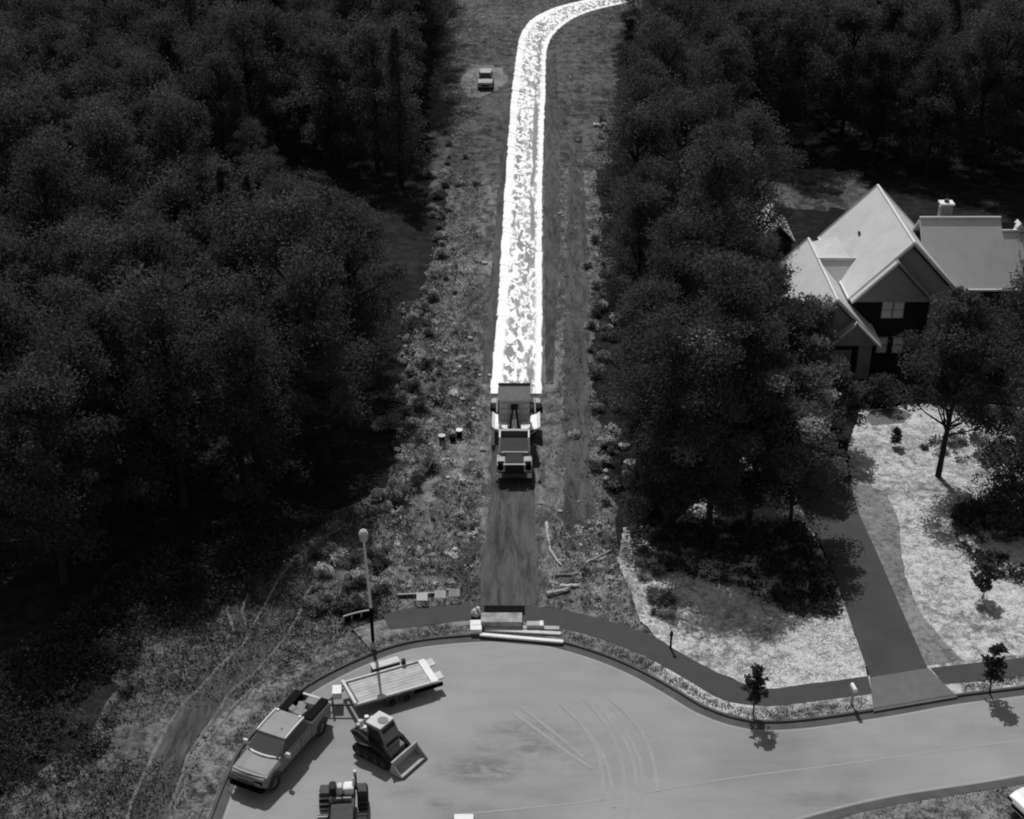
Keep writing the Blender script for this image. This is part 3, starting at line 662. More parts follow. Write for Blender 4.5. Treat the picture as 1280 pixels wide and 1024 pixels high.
def weed_keep(x, y):
    px, py, _ = proj((x, y, 0))
    if 598 < px < 690 and py > 60: return False
    if 690 < px < 738 and py < 690: return random.random() < 0.10
    if mnoise.noise(Vector((x*0.25, y*0.12, 3.1)))*1.5 < random.uniform(-0.8, 0.6): return False
    e = min(abs(px-560), abs(px-755))
    return random.random() < (0.9 if e < 40 else 0.45)*(0.35+0.65*min(1, py/420))
tf = tufts('weeds', PX(CORR), 11000, 0.05, 0.26, M['weed'], (0.25, 0.4, 0.8, 1.4, 2.2, 3.4), 5, 0.01, 0.2, weed_keep); tag(tf, 'pale and dark weeds scattered over the dirt clearing along the path', 'weeds')
tf = tufts('weeds', PX(SCRUB), 9000, 0.05, 0.24, M['weed'], (0.2, 0.4, 0.5, 0.8, 1.4, 2.4), 6, 0.006, 0.2, lambda x, y: mnoise.noise(Vector((x*0.22, y*0.22, 0.7)))*1.6 > random.uniform(-0.5, 0.9)); tag(tf, 'rough weeds covering the scrub clearing around the turning circle', 'weeds')
tf = tufts('lawn_grass', PX(LAWN_L), 6500, 0.03, 0.12, M['grass'], (0.3, 0.6, 0.9, 1.2), 7, 0.12, 0.14); tag(tf, 'pale dry grass tufts of the left lawn by the sidewalk', 'grass')
tf = tufts('lawn_grass', PX(LAWN_R), 9000, 0.03, 0.12, M['grass'], (0.3, 0.6, 0.9, 1.2), 8, 0.12, 0.14); tag(tf, 'pale dry grass tufts of the right lawn beyond the driveway', 'grass')
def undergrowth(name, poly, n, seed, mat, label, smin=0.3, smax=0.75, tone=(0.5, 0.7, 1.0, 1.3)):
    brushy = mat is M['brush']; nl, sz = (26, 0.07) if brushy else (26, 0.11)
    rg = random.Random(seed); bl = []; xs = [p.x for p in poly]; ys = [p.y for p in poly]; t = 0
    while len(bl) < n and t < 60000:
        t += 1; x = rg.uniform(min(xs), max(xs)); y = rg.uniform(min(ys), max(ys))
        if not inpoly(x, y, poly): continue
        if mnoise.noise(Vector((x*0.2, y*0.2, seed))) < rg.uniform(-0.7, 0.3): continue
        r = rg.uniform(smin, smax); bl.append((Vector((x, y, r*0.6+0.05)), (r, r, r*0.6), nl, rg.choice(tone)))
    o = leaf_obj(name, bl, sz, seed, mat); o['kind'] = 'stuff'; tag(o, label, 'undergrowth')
undergrowth('undergrowth', PX([(-60,1000),(60,985),(130,940),(165,870),(175,800),(240,780),(310,745),(360,700),(410,650),(300,650),(160,710),(70,790),(-20,850),(-80,920)]), 1500, 71, M['leaf'], 'low dark undergrowth between the wood and the scrub clearing')
undergrowth('undergrowth', PX([(782,655),(1000,655),(1030,700),(1050,760),(1040,775),(990,770),(930,745),(870,722),(800,712)]), 620, 72, M['leaf'], 'added dark leaf clumps deepening the tree shade at the back of the left lawn', 0.25, 0.6)  # dark leaves added to bring the tree-shaded lawn further down in tone
undergrowth('undergrowth', PX([(1190,640),(1300,600),(1340,700),(1300,735),(1240,725),(1200,690)]), 300, 73, M['leaf'], 'added dark leaf clumps standing in for tree shade on the right lawn', 0.25, 0.6)  # dark clumps added where the grass only lies in the trees' shade
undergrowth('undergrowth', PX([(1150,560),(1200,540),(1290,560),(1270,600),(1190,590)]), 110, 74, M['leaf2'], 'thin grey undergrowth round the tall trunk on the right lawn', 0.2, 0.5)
undergrowth('undergrowth', PX([(500,380),(560,380),(600,470),(605,600),(560,640),(500,640),(495,500)]), 520, 75, M['brush'], 'pale scattered brush left of the dump truck', 0.12, 0.4, (0.4, 1.0, 2.0, 3.0))
undergrowth('undergrowth', PX([(685,660),(760,650),(790,720),(770,765),(690,750)]), 110, 76, M['brush'], 'pale scattered brush beside the near end of the bare path base', 0.12, 0.35, (0.4, 1.0, 2.0, 3.0))
undergrowth('undergrowth', PX([(490,640),(600,640),(596,750),(500,740)]), 90, 77, M['brush'], 'pale scattered brush behind the three sign boards', 0.1, 0.3, (0.4, 1.0, 2.0, 3.0))
vp = offset_path(top, 0.72); vq = offset_path(top, 1.45)
tf = tufts('verge_grass', vp[20:]+vq[20:][::-1], 3600, 0.04, 0.16, M['grass'], (0.15, 0.3, 0.6, 1.2), 9, 0.135, 0.1, lambda x, y: not 1082 < proj((x, y, 0.13))[0] < 1205); tag(tf, 'mottled grass of the narrow verge along the kerb', 'grass')
vp = offset_path(bot, 0.72); vq = offset_path(bot, 7)
tf = tufts('verge_grass', vp+vq[::-1], 6000, 0.04, 0.18, M['grass'], (0.1, 0.2, 0.4, 0.8), 10, 0.135, 0.1); tag(tf, 'dull mottled grass below the near kerb around the white car', 'grass')

ST = []
for k in range(3):
    rg = random.Random(400+k); bm = bmesh.new(); bmesh.ops.create_icosphere(bm, subdivisions=1, radius=1)
    for v in bm.verts: v.co *= rg.uniform(0.7, 1.2); v.co.z *= 0.6
    me = bpy.data.meshes.new('stone'); bm.to_mesh(me); bm.free(); me.materials.append(M['stone']); ST.append(me)
for i, (px, py, s) in enumerate([(527,576,0.3),(520,584,0.2),(578,500,0.25),(592,512,0.2),(560,575,0.18),(600,470,0.2),(612,470,0.2),(557,440,0.25),(588,424,0.3),(606,330,0.3),(700,268,0.25),(703,271,0.2),(745,158,0.5),(757,590,0.25),(758,600,0.28),(752,575,0.2),(676,630,0.2),(700,640,0.22),(560,598,0.22),(603,563,0.3),(780,560,0.5),(788,582,0.55),(890,598,0.6),(870,552,0.4),(895,560,0.5),(860,528,0.45),(300,107,0.8),(1003,128,0.6),(915,193,0.6),(903,212,0.5),(985,190,0.6)]):
    o = bpy.data.objects.new('stone', ST[i % 3]); COL.objects.link(o); p = P(px, py); o.location = (p.x, p.y, s*0.3); o.scale = (s, s*random.uniform(0.7, 1), s); o.rotation_euler = (0, 0, random.uniform(0, 6))
    tag(o, 'pale loose stone lying among weeds and scrub', 'stone', 'loose stones on the cleared ground')
def log(px0, py0, px1, py1, r, lab, mat=None):
    a, b = P(px0, py0), P(px1, py1); c = (a+b)/2; d = (b-a)
    root = MB(); pts = [Vector((-d.length/2+d.length*i/5, random.uniform(-0.06, 0.06), r*random.uniform(0.8, 1))) for i in range(6)]
    root.tube(pts, [r, r*0.95, r*0.9, r*0.8, r*0.72, r*0.6], 8)
    for i in (1, 3): root.tube([pts[i], pts[i]+Vector((0.3, random.choice((-1, 1))*0.3, 0.15))], [r*0.4, r*0.15], 5)
    o = root.build('fallen_branch', mat or M['light']); o.location = (c.x, c.y, 0); o.rotation_euler = (0, 0, math.atan2(d.y, d.x)); tag(o, lab, 'branch')
log(683, 655, 688, 690, 0.12, 'pale branch lying lengthwise beside the bare path base'); log(688, 690, 702, 708, 0.1, 'short pale branch at the head of the brush beside the path')
log(683, 745, 712, 738, 0.16, 'thick pale branch in the brush near the sidewalk'); log(700, 735, 724, 734, 0.14, 'pale stub lying on the brush by the sidewalk', M['pale'])
log(730, 706, 766, 688, 0.08, 'thin branch curving toward the wood edge'); log(690, 722, 730, 718, 0.1, 'grey branch across the brush patch', M['mid'])

# ------------------------------------------------------------------ vehicles
def wheel(root, x, y, r, w_, tyre=None, rim=None):
    s = 1 if y > 0 else -1; t = MB(); n = 20
    prof = [(r*0.62, -w_/2), (r*0.93, -w_/2), (r, -w_*0.36), (r, w_*0.36), (r*0.93, w_/2), (r*0.62, w_/2)]
    t.loft([[(x+q*math.cos(2*math.pi*k/n), y+o_, r+q*math.sin(2*math.pi*k/n)) for k in range(n)] for q, o_ in prof], cap=False)
    wh = t.build('wheel', tyre or M['rubber'], root, smooth=False)
    h = MB(); h.loft([[(x+q*math.cos(2*math.pi*k/n), y+s*o_, r+q*math.sin(2*math.pi*k/n)) for k in range(n)] for q, o_ in ((r*0.63, -w_*0.2), (r*0.63, w_*0.3), (r*0.45, w_*0.3), (r*0.4, w_*0.14), (r*0.16, w_*0.2), (r*0.14, w_*0.34))])
    h.build('rim', rim or M['mid'], wh); return wh
def half(x, pts):
    """closed section at station x from (y,z) points of the left half, bottom to top"""
    return [(x, y, z) for y, z in pts]+[(x, -y, z) for y, z in pts[::-1]]
def shell(stations): # x, half width, sill, belt, crown
    rings = []
    for x, w_, z0, z1, c in stations:
        rings.append(half(x, [(w_*0.88, z0), (w_*0.98, z0+0.12), (w_, z0+(z1-z0)*0.55), (w_*0.97, z1-0.07), (w_*0.90, z1), (w_*0.45, z1+c)]))
    return MB().loft(rings)
def greenhouse(root, x0, x1, x2, x3, wb, wt, zb, zt, paint, glass, rails, split):
    """windscreen foot x0, roof front x1, roof back x2, backlight foot x3"""
    rf = MB().loft([half(x1-0.02, [(wt*0.97, zt-0.10), (wt*0.99, zt-0.03), (wt*0.8, zt+0.01)]), half((x1+x2)/2, [(wt*0.98, zt-0.08), (wt, zt), (wt*0.8, zt+0.04)]), half(x2+0.02, [(wt*0.97, zt-0.10), (wt*0.99, zt-0.03), (wt*0.8, zt+0.01)])]).build('roof', paint, root, 0.02)
    MB().loft([[(x0, wb*0.94, zb-0.06), (x0, -wb*0.94, zb-0.06), (x3, -wb*0.94, zb-0.06), (x3, wb*0.94, zb-0.06)], [(x1-0.03, wt*0.93, zt-0.06), (x1-0.03, -wt*0.93, zt-0.06), (x2+0.03, -wt*0.93, zt-0.06), (x2+0.03, wt*0.93, zt-0.06)]]).build('cabin', paint, root)
    MB().panel([(x0+0.02, wb*0.88, zb+0.02), (x0+0.02, -wb*0.88, zb+0.02), (x1+0.02, -wt*0.88, zt-0.09), (x1+0.02, wt*0.88, zt-0.09)], 0.02).build('windscreen', glass, root)
    MB().panel([(x3-0.02, -wb*0.84, zb+0.06), (x3-0.02, wb*0.84, zb+0.06), (x2-0.0, wt*0.84, zt-0.12), (x2-0.0, -wt*0.84, zt-0.12)], 0.02).build('rear_window', glass, root)
    for s in (-1, 1):
        e = [0.04]+list(split)+[0.97]
        for k in range(len(e)-1):
            a, b = e[k]+0.015, e[k+1]-0.015
            def pt(t, top_):
                xb = x0+(x3-x0)*t; xt = x1+(x2-x1)*t
                return (xt, s*(wt*0.955), zt-0.13) if top_ else (xb, s*(wb*0.955), zb+0.03)
            q = [pt(a, 0), pt(b, 0), pt(b, 1), pt(a, 1)]
            if s > 0: q = q[::-1]
            MB().panel(q, 0.025).build('side_window', glass, root)
        if rails: MB().tube([(x1-0.05, s*wt*0.95, zt+0.02), ((x1+x2)/2, s*wt*0.96, zt+0.05), (x2+0.05, s*wt*0.95, zt+0.02)], 0.05, 6).build('roof_rail', rails, root)
    return rf
def pickup(loc, rz):
    root = thing('pickup_truck', 'grey crew cab pickup with two black side toolboxes parked at the kerb', 'pickup', loc, rz)
    pt = M['paint']
    shell([(3.02, 0.84, 0.52, 0.92, 0.02), (2.92, 0.97, 0.48, 1.12, 0.03), (2.6, 1.02, 0.46, 1.2, 0.05), (1.5, 1.03, 0.46, 1.3, 0.05), (1.0, 1.03, 0.46, 1.34, 0.0), (-1.3, 1.03, 0.46, 1.36, 0.0)]).build('body', pt, root, 0.03)
    MB().prism([(-1.32, 0.5), (-3.12, 0.55), (-3.12, 0.75), (-1.32, 0.75)], -0.98, 0.98, 'y').build('bed_floor', M['dim'], root)
    for s in (-1, 1):
        MB().box((-2.22, s*0.98, 0.95), (1.8, 0.09, 0.88)).build('bed_side', pt, root, 0.02)
        MB().box((-2.22, s*0.975, 1.42), (1.82, 0.13, 0.06)).build('bed_rail', M['pale'], root)
        MB().box((2.93, s*0.66, 0.93), (0.16, 0.44, 0.2)).build('headlight', M['black'] if s > 0 else M['grey'], root, 0.03)
        m = MB(); m.box((1.15, s*1.22, 1.42), (0.14, 0.24, 0.26)); m.tube([(1.15, s*1.0, 1.36), (1.15, s*1.15, 1.4)], 0.03, 6); m.build('mirror', M['pale'], root, 0.02)
        MB().tube([(1.55, s*1.0, 1.15), (2.75, s*0.93, 1.15)], 0.03, 5).build('hood_edge', M['pale'], root)
        for xx in (0.25, -0.75): MB().box((xx, s*1.045, 1.16), (0.2, 0.03, 0.045)).build('door_handle', M['light'], root)
        for xx in (-0.28,): MB().box((xx, s*1.032, 0.93), (0.02, 0.015, 0.75)).build('door_gap', M['dark'], root)
        for xx in (2.12, -2.22):
            n = 16; a = MB(); rr = [(0.56, 0), (0.56, 0.035), (0.43, 0.035)]
            a.loft([[(xx+q*math.cos(math.pi*k/n), s*(1.0+o_), 0.45+q*math.sin(math.pi*k/n)) for k in range(n+1)] for q, o_ in rr], cap=False).build('wheel_arch', M['dim'], root)
    MB().box((-3.12, 0, 1.0), (0.08, 1.9, 0.78)).build('tailgate', pt, root, 0.02)
    MB().box((-1.36, 0, 1.44), (0.12, 1.98, 0.08)).build('bed_rail', M['pale'], root)
    MB().box((-3.12, 0, 1.43), (0.12, 1.9, 0.07)).build('bed_rail', M['pale'], root)
    MB().box((3.05, 0, 0.88), (0.06, 0.9, 0.28)).build('grille', M['dim'], root, 0.02)
    MB().loft([half(3.18, [(0.86, 0.5), (0.86, 0.72)]), half(2.95, [(1.03, 0.48), (1.03, 0.74)])]).build('front_bumper', M['black'], root, 0.03)
    MB().box((-3.24, 0, 0.6), (0.16, 1.9, 0.2)).build('rear_bumper', M['light'], root, 0.03)
    # hood crease and pale cowl
    MB().tube([(2.72, -0.9, 1.19), (2.8, -0.45, 1.22), (2.82, 0, 1.23), (2.8, 0.45, 1.22), (2.72, 0.9, 1.19)], 0.035, 5).build('hood_edge', M['pale'], root)
    MB().tube([(1.4, -0.92, 1.32), (1.58, -0.45, 1.37), (1.62, 0, 1.38), (1.58, 0.45, 1.37), (1.4, 0.92, 1.32)], 0.065, 6).build('cowl', M['bright'], root)
    greenhouse(root, 1.5, 0.75, -1.05, -1.3, 1.0, 0.84, 1.34, 1.95, pt, M['glass'], M['bright'], (0.5,))
    for yy in (-0.66, 0.62): MB().tube([(-0.95, yy, 1.95), (-0.95, yy, 2.03)], 0.07, 10).build('roof_light', M['bright'], root)
    MB().tube([(0.2, 0.3, 1.97), (0.2, 0.3, 2.1)], [0.04, 0.015], 6).build('antenna', M['light'], root)
    for x in (2.12, -2.22):
        for s in (-1, 1): wheel(root, x, s*0.92, 0.42, 0.28)
    return root
# pickup sits by its two visible wheels
pf, pr = P(343, 989), P(402, 920)
d = (pf-pr); d.z = 0; d.normalize(); left = Vector((-d.y, d.x, 0)); PK = pr+d*2.2-left*1.06; PKR = math.atan2(d.y, d.x)
PICK = pickup((PK.x, PK.y, 0.012), PKR); PICK.scale = (1.04, 1.04, 1.04)
def on_pick(x, y, z): return Matrix.Translation((PK.x, PK.y, 0.012)) @ Matrix.Rotation(PKR, 4, 'Z') @ Vector((x*1.04, y*1.04, z*1.04))
for s, lab in ((1, 'long black toolbox on the driver side rail of the pickup bed'), (-1, 'long black toolbox on the kerb side rail of the pickup bed')):
    p = on_pick(-2.22, s*0.76, 0.78); t = thing('toolbox', lab, 'toolbox', p, PKR)
    MB().box((0, 0, 0.39), (1.74, 0.42, 0.78)).build('case', M['black'], t, 0.02)
    MB().box((0, 0, 0.815), (1.80, 0.50, 0.07)).build('lid', M['black'], t, 0.02)
    for xx in (-0.5, 0.5): MB().box((xx, -s*0.22, 0.70), (0.1, 0.03, 0.08)).build('latch', M['dark'], t)
for k, (x, y, sz, mt, lab) in enumerate([(-1.75, 0.1, (0.5, 0.5, 0.8), 'bright', 'pale crate in the pickup bed behind the cab'), (-2.3, -0.15, (0.45, 0.4, 0.7), 'mid', 'dark crate amid the pickup bed'), (-2.75, 0.2, (0.5, 0.6, 0.75), 'bright', 'light crate by the pickup tailgate'), (-2.75, -0.4, (0.4, 0.3, 0.4), 'dim', 'small dark crate by the pickup tailgate'), (-1.8, -0.4, (0.35, 0.35, 0.8), 'bright', 'small bright crate behind the pickup cab')]):
    p = on_pick(x, y, 0.76); t = thing('crate', lab, 'crate', p, PKR+random.uniform(-0.4, 0.4))
    MB().box((0, 0, sz[2]/2), sz, tx=1.06, ty=1.06).build('tub', M[mt], t, 0.03); MB().box((0, 0, sz[2]+0.02), (sz[0]*1.12, sz[1]*1.12, 0.05)).build('rim', M['mid'], t)

def suv(name, label, loc, rz, paint):
    root = thing(name, label, 'car', loc, rz)
    shell([(2.38, 0.70, 0.45, 0.80, 0.02), (2.3, 0.86, 0.4, 0.95, 0.03), (1.9, 0.93, 0.36, 1.04, 0.05), (0.95, 0.95, 0.36, 1.12, 0.04), (-1.9, 0.95, 0.36, 1.14, 0.0), (-2.25, 0.9, 0.42, 1.08, 0.0), (-2.35, 0.8, 0.5, 0.95, 0.0)]).build('body', paint, root, 0.03)
    greenhouse(root, 1.1, 0.3, -1.7, -2.2, 0.9, 0.72, 1.12, 1.68, paint, M['black'], M['light'], (0.36, 0.7))
    MB().box((2.36, 0, 0.62), (0.08, 1.0, 0.2)).build('grille', M['black'], root, 0.02)
    for s in (-1, 1):
        MB().box((2.3, s*0.68, 0.82), (0.16, 0.36, 0.14)).build('headlight', M['black'], root, 0.03)
        MB().box((0.85, s*1.05, 1.16), (0.12, 0.2, 0.16)).build('mirror', paint, root, 0.03)
        for x in (1.5, -1.42): wheel(root, x, s*0.86, 0.36, 0.24)
    return root
p = P(607, 107); suv('parked_car', 'small light vehicle parked on pale spoil beside the far stretch of path', (p.x, p.y, 0.02), R(-90), M['light'])
p = P(1306, 1008, 0.13); suv('parked_car', 'white car standing on the grass beside the near kerb', (p.x+0.45, p.y, 0.135), R(205), M['paintw'])

# ------------------------------------------------------------------ flatbed trailer
ta, tb, tcn, td = P(428, 855, 0.75), P(441.5, 883, 0.75), P(546, 853, 0.75), P(531, 825, 0.75)
fc, rc = (ta+tb)/2, (tcn+td)/2; d = fc-rc; TL = d.length; TR = math.atan2(d.y, d.x); TC = (fc+rc)/2
def trailer():
    root = thing('flatbed_trailer', 'flat plank decked twin axle trailer behind the pickup', 'trailer', (TC.x, TC.y, 0.012), TR)
    L, W = TL, 2.05
    fr = MB()
    for s in (-1, 1): fr.box((0, s*(W/2-0.05), 0.64), (L, 0.1, 0.16))
    for i in range(6): fr.box((-L/2+0.3+i*(L-0.6)/5, 0, 0.6), (0.08, W-0.2, 0.08))
    fr.build('frame', M['grey'], root)
    for k in range(8):
        wd = (W-0.16)/8; y = -W/2+0.08+wd*(k+0.5)
        MB().box((0.02, y, 0.735+random.uniform(-0.006, 0.006)), (L-0.7, wd-0.02, 0.045)).build('plank', M['deck'] if k % 3 else M['light'], root)
    for s in (-1, 1): MB().box((0.1, s*(W/2), 0.79), (L-0.4, 0.1, 0.12)).build('side_rail', M['pale'], root)
    MB().box((L/2-0.08, 0, 0.86), (0.16, W+0.1, 0.22)).build('front_rail', M['pale'], root)
    MB().box((-L/2+0.16, 0, 0.77), (0.4, W+0.05, 0.12)).build('tail_beam', M['bright'], root)
    for s in (-1, 1): MB().box((-L/2-0.22, s*0.62, 0.78), (0.42, 0.62, 0.09), ry=0.12).build('ramp', M['pale'], root, 0.02)
    for s in (-1, 1):
        MB().box((-L/2+0.75, s*(W/2-0.02), 0.5), (1.25, 0.06, 0.26)).build('skirt', M['black'], root)
        MB().box((-L/2-0.05, s*(W/2-0.05), 0.48), (0.5, 0.1, 0.22)).build('tail_light_panel', M['black'], root)
        for x in (-0.28, 0.55): wheel(root, x-0.25, s*(W/2-0.05), 0.36, 0.24, M['dim'], M['dark'])
    tg = MB()
    for s in (-1, 1): tg.tube([(L/2, s*0.7, 0.58), (L/2+1.35, s*0.05, 0.56)], 0.06, 6)
    tg.build('tongue', M['dim'], root)
    MB().box((L/2+0.45, -0.45, 0.75), (0.5, 0.75, 0.42), rz=-0.35).build('tongue_box', M['bright'], root, 0.03)
    MB().tube([(L/2+0.9, 0.1, 0.1), (L/2+0.9, 0.1, 1.05)], 0.06, 8).build('jack', M['mid'], root)
    MB().tube([(L/2+1.35, 0, 0.54), (L/2+1.6, 0, 0.54)], 0.07, 8).build('coupler', M['light'], root)
    s = MB(); s.tube([(-L/2+1.1, -W/2-0.1, 0.8), (-L/2+0.35, -W/2-0.12, 0.85)], 0.05, 6); s.build('stake_bar', M['pale'], root)
    MB().tube([(-L/2+1.15, -W/2-0.12, 0.7), (-L/2+1.15, -W/2-0.12, 1.1)], 0.13, 8).build('winch', M['dark'], root)
trailer()
p = P(482, 838); t = thing('storage_box', 'long low pale topped box on the road behind the trailer', 'box', (p.x, p.y, 0.012), TR)
MB().box((0, 0, 0.24), (1.6, 0.5, 0.46)).build('case', M['dim'], t, 0.05); MB().box((0, 0, 0.5), (1.66, 0.56, 0.09)).build('lid', M['pale'], t, 0.04)
for x in (-0.5, 0.5): MB().box((x, -0.27, 0.4), (0.1, 0.05, 0.1)).build('latch', M['mid'], t)

# ------------------------------------------------------------------ compact track loader
p = P(479, 941); LR = math.atan2(-1.45, 2.0)
def loader():
    root = thing('track_loader', 'dark compact track loader with an empty bucket between pickup and trailer', 'loader', (p.x, p.y, 0.012), LR)
    for s in (-1, 1):
        pr_ = [(-1.0, 0.02), (0.95, 0.02), (1.2, 0.2), (1.2, 0.4), (0.7, 0.62), (-0.9, 0.68), (-1.28, 0.5), (-1.28, 0.22)]
        tr = MB().prism(pr_, s*0.62, s*0.95, 'y').build('track', M['dark'], root, 0.03)
        lg = MB()
        for k in range(9): lg.box((-0.95+k*0.24, s*0.785, 0.035), (0.08, 0.36, 0.05))
        lg.build('track_lugs', M['dark'], tr)
        for x in (-0.85, -0.3, 0.3, 0.8): MB().tube([(x, s*0.94, 0.26), (x, s*0.99, 0.26)], 0.17, 10).build('track_roller', M['dim'], tr)
        ar = MB().prism([(-1.45, 1.35), (-1.05, 1.5), (0.7, 0.98), (1.3, 0.5), (1.3, 0.3), (1.12, 0.3), (0.55, 0.8), (-1.3, 1.15)], s*0.66, s*0.86, 'y').build('lift_arm', M['dark'], root, 0.02)
        MB().tube([(-0.9, s*0.76, 0.75), (0.2, s*0.76, 1.0)], 0.06, 8).build('ram', M['light'], ar)
    MB().prism([(-1.4, 0.5), (1.0, 0.4), (1.0, 0.75), (0.3, 0.95), (-0.4, 1.2), (-1.45, 1.25)], -0.6, 0.6, 'y').build('chassis', M['mid'], root, 0.03)
    MB().prism([(-1.52, 0.6), (-0.55, 0.7), (-0.55, 1.52), (-1.3, 1.45), (-1.5, 1.25)], -0.58, 0.58, 'y').build('engine_cover', M['grey'], root, 0.05)
    for k, (x, y, m_) in enumerate([(-1.3, 0.3, 'bright'), (-1.35, -0.15, 'pale'), (-1.0, 0.42, 'pale'), (-0.85, -0.4, 'bright'), (-1.1, 0.05, 'dim'), (-1.25, -0.42, 'light')]):
        MB().tube([(x, y, 1.35), (x, y, 1.58)], [0.16, 0.12], 8).build('engine_vent', M[m_], root)
    MB().tube([(-1.05, -0.3, 1.4), (-1.05, -0.3, 1.85)], 0.05, 8).build('exhaust', M['bright'], root)
    MB().prism([(-0.55, 0.9), (0.72, 0.75), (0.62, 1.5), (0.35, 2.02), (-0.55, 2.06)], -0.56, 0.56, 'y').build('cab', M['mid'], root, 0.04)
    MB().box((-0.12, 0, 2.09), (1.0, 1.1, 0.08)).build('cab_roof', M['pale'], root, 0.03)
    MB().tube([(0.05, 0.05, 2.1), (0.05, 0.05, 2.16)], 0.28, 12).build('roof_hatch', M['mid'], root)
    for s in (-1, 1):
        q = [(-0.42, s*0.57, 1.15), (0.55, s*0.57, 1.1), (0.5, s*0.57, 1.5), (0.26, s*0.57, 1.92), (-0.42, s*0.57, 1.94)]
        MB().loft([q, [(a, b+s*0.02, c) for a, b, c in q]]).build('side_window', M['dark'], root)
    MB().panel([(0.69, -0.46, 1.0), (0.69, 0.46, 1.0), (0.4, 0.46, 1.94), (0.4, -0.46, 1.94)], 0.03).build('front_window', M['dark'], root)
    bk = MB(); W = 1.95
    bk.panel([(1.28, -W/2, 0.06), (1.28, W/2, 0.06), (1.45, W/2, 0.75), (1.45, -W/2, 0.75)], 0.04); bk.panel([(1.28, -W/2, 0.06), (2.1, -W/2, 0.04), (2.1, W/2, 0.04), (1.28, W/2, 0.06)], 0.04)
    for s in (-1, 1): bk.prism([(1.28, 0.06), (2.1, 0.04), (2.05, 0.16), (1.47, 0.75)], s*W/2-0.03, s*W/2+0.03, 'y')
    b = bk.build('bucket', M['light'], root); MB().box((1.45, 0, 0.78), (0.09, W+0.06, 0.07)).build('rim', M['light'], b)
    MB().box((2.12, 0, 0.06), (0.12, W, 0.05)).build('cutting_edge', M['dark'], b); MB().box((1.25, 0, 0.4), (0.16, 1.0, 0.42)).build('quick_hitch', M['dark'], b)
loader()
# ------------------------------------------------------------------ small wheeled loader at the bottom of the picture
p = P(430, 1026)
def wheeled():
    root = thing('wheel_loader', 'small open wheeled loader with lugged tyres and an upright exhaust pipe', 'loader', (p.x, p.y, 0.012), R(-86))
    MB().box((-0.15, 0, 0.72), (1.9, 0.95, 0.5)).build('chassis', M['dim'], root, 0.05)
    MB().prism([(0.35, 0.9), (1.25, 0.8), (1.3, 1.15), (0.4, 1.3)], -0.46, 0.46, 'y').build('bonnet', M['dim'], root, 0.05)
    MB().box((-0.75, 0.22, 1.12), (0.5, 0.45, 0.42)).build('hot_engine', M['bright'], root, 0.1)
    MB().box((-0.6, -0.12, 1.25), (0.35, 0.22, 0.5)).build('fuel_tank', M['pale'], root, 0.08)
    MB().box((-0.6, -0.42, 1.28), (0.5, 0.28, 0.5)).build('seat', M['dark'], root, 0.08)
    MB().box((-0.2, -0.1, 1.05), (0.12, 0.9, 0.2)).build('crossbar', M['mid'], root, 0.02)
    MB().tube([(-0.85, 0.5, 0.95), (-0.9, 0.52, 1.5), (-0.9, 0.5, 1.9)], [0.06, 0.06, 0.07], 8).build('exhaust', M['grey'], root)
    MB().tube([(-0.9, 0.5, 1.9), (-0.9, 0.5, 1.98)], 0.08, 8).build('exhaust_cap', M['pale'], root)
    MB().tube([(-0.7, 0.3, 1.2), (-0.75, 0.42, 1.35), (-0.88, 0.46, 1.6)], 0.06, 6).build('hot_pipe', M['bright'], root)
    for s in (-1, 1):
        for x in (-0.75, 0.85):
            wh = wheel(root, x, s*0.78, 0.52, 0.42, M['dark'], M['dim']); lg = MB()
            for k in range(14):
                a = 2*math.pi*k/14; lg.box((x+0.52*math.cos(a), s*0.78, 0.52+0.52*math.sin(a)), (0.07, 0.40, 0.07), ry=-a)
            lg.build('tread_lugs', M['light'] if s < 0 else M['dim'], wh)
        MB().tube([(1.3, s*0.3, 1.0), (1.36, s*0.3, 1.0)], 0.13, 14).build('head_lamp', M['dim'], root)
        MB().prism([(-1.1, 1.0), (-0.4, 1.0), (-0.5, 1.16), (-1.0, 1.16)], s*0.55, s*0.95, 'y').build('mudguard', M['dim'], root, 0.03)
    MB().tube([(0.15, 0.0, 1.2), (0.0, 0.0, 1.6)], 0.03, 6).build('steering_column', M['dark'], root)
    return root
wheeled().scale = (1.2, 1.2, 1.1)
q = P(580, 1036); t = thing('tool_crate', 'white lidded crate standing on the road by the seam', 'crate', (q.x, q.y, 0.012), 0)
MB().box((0, 0, 0.3), (0.95, 0.6, 0.6), tx=1.04, ty=1.04).build('tub', M['dim'], t, 0.04); MB().box((0, 0, 0.63), (0.95, 0.6, 0.08)).build('lid', M['bright'], t, 0.03)
for s in (-1, 1): MB().box((s*0.53, 0, 0.5), (0.08, 0.2, 0.1)).build('handle', M['black'], t)

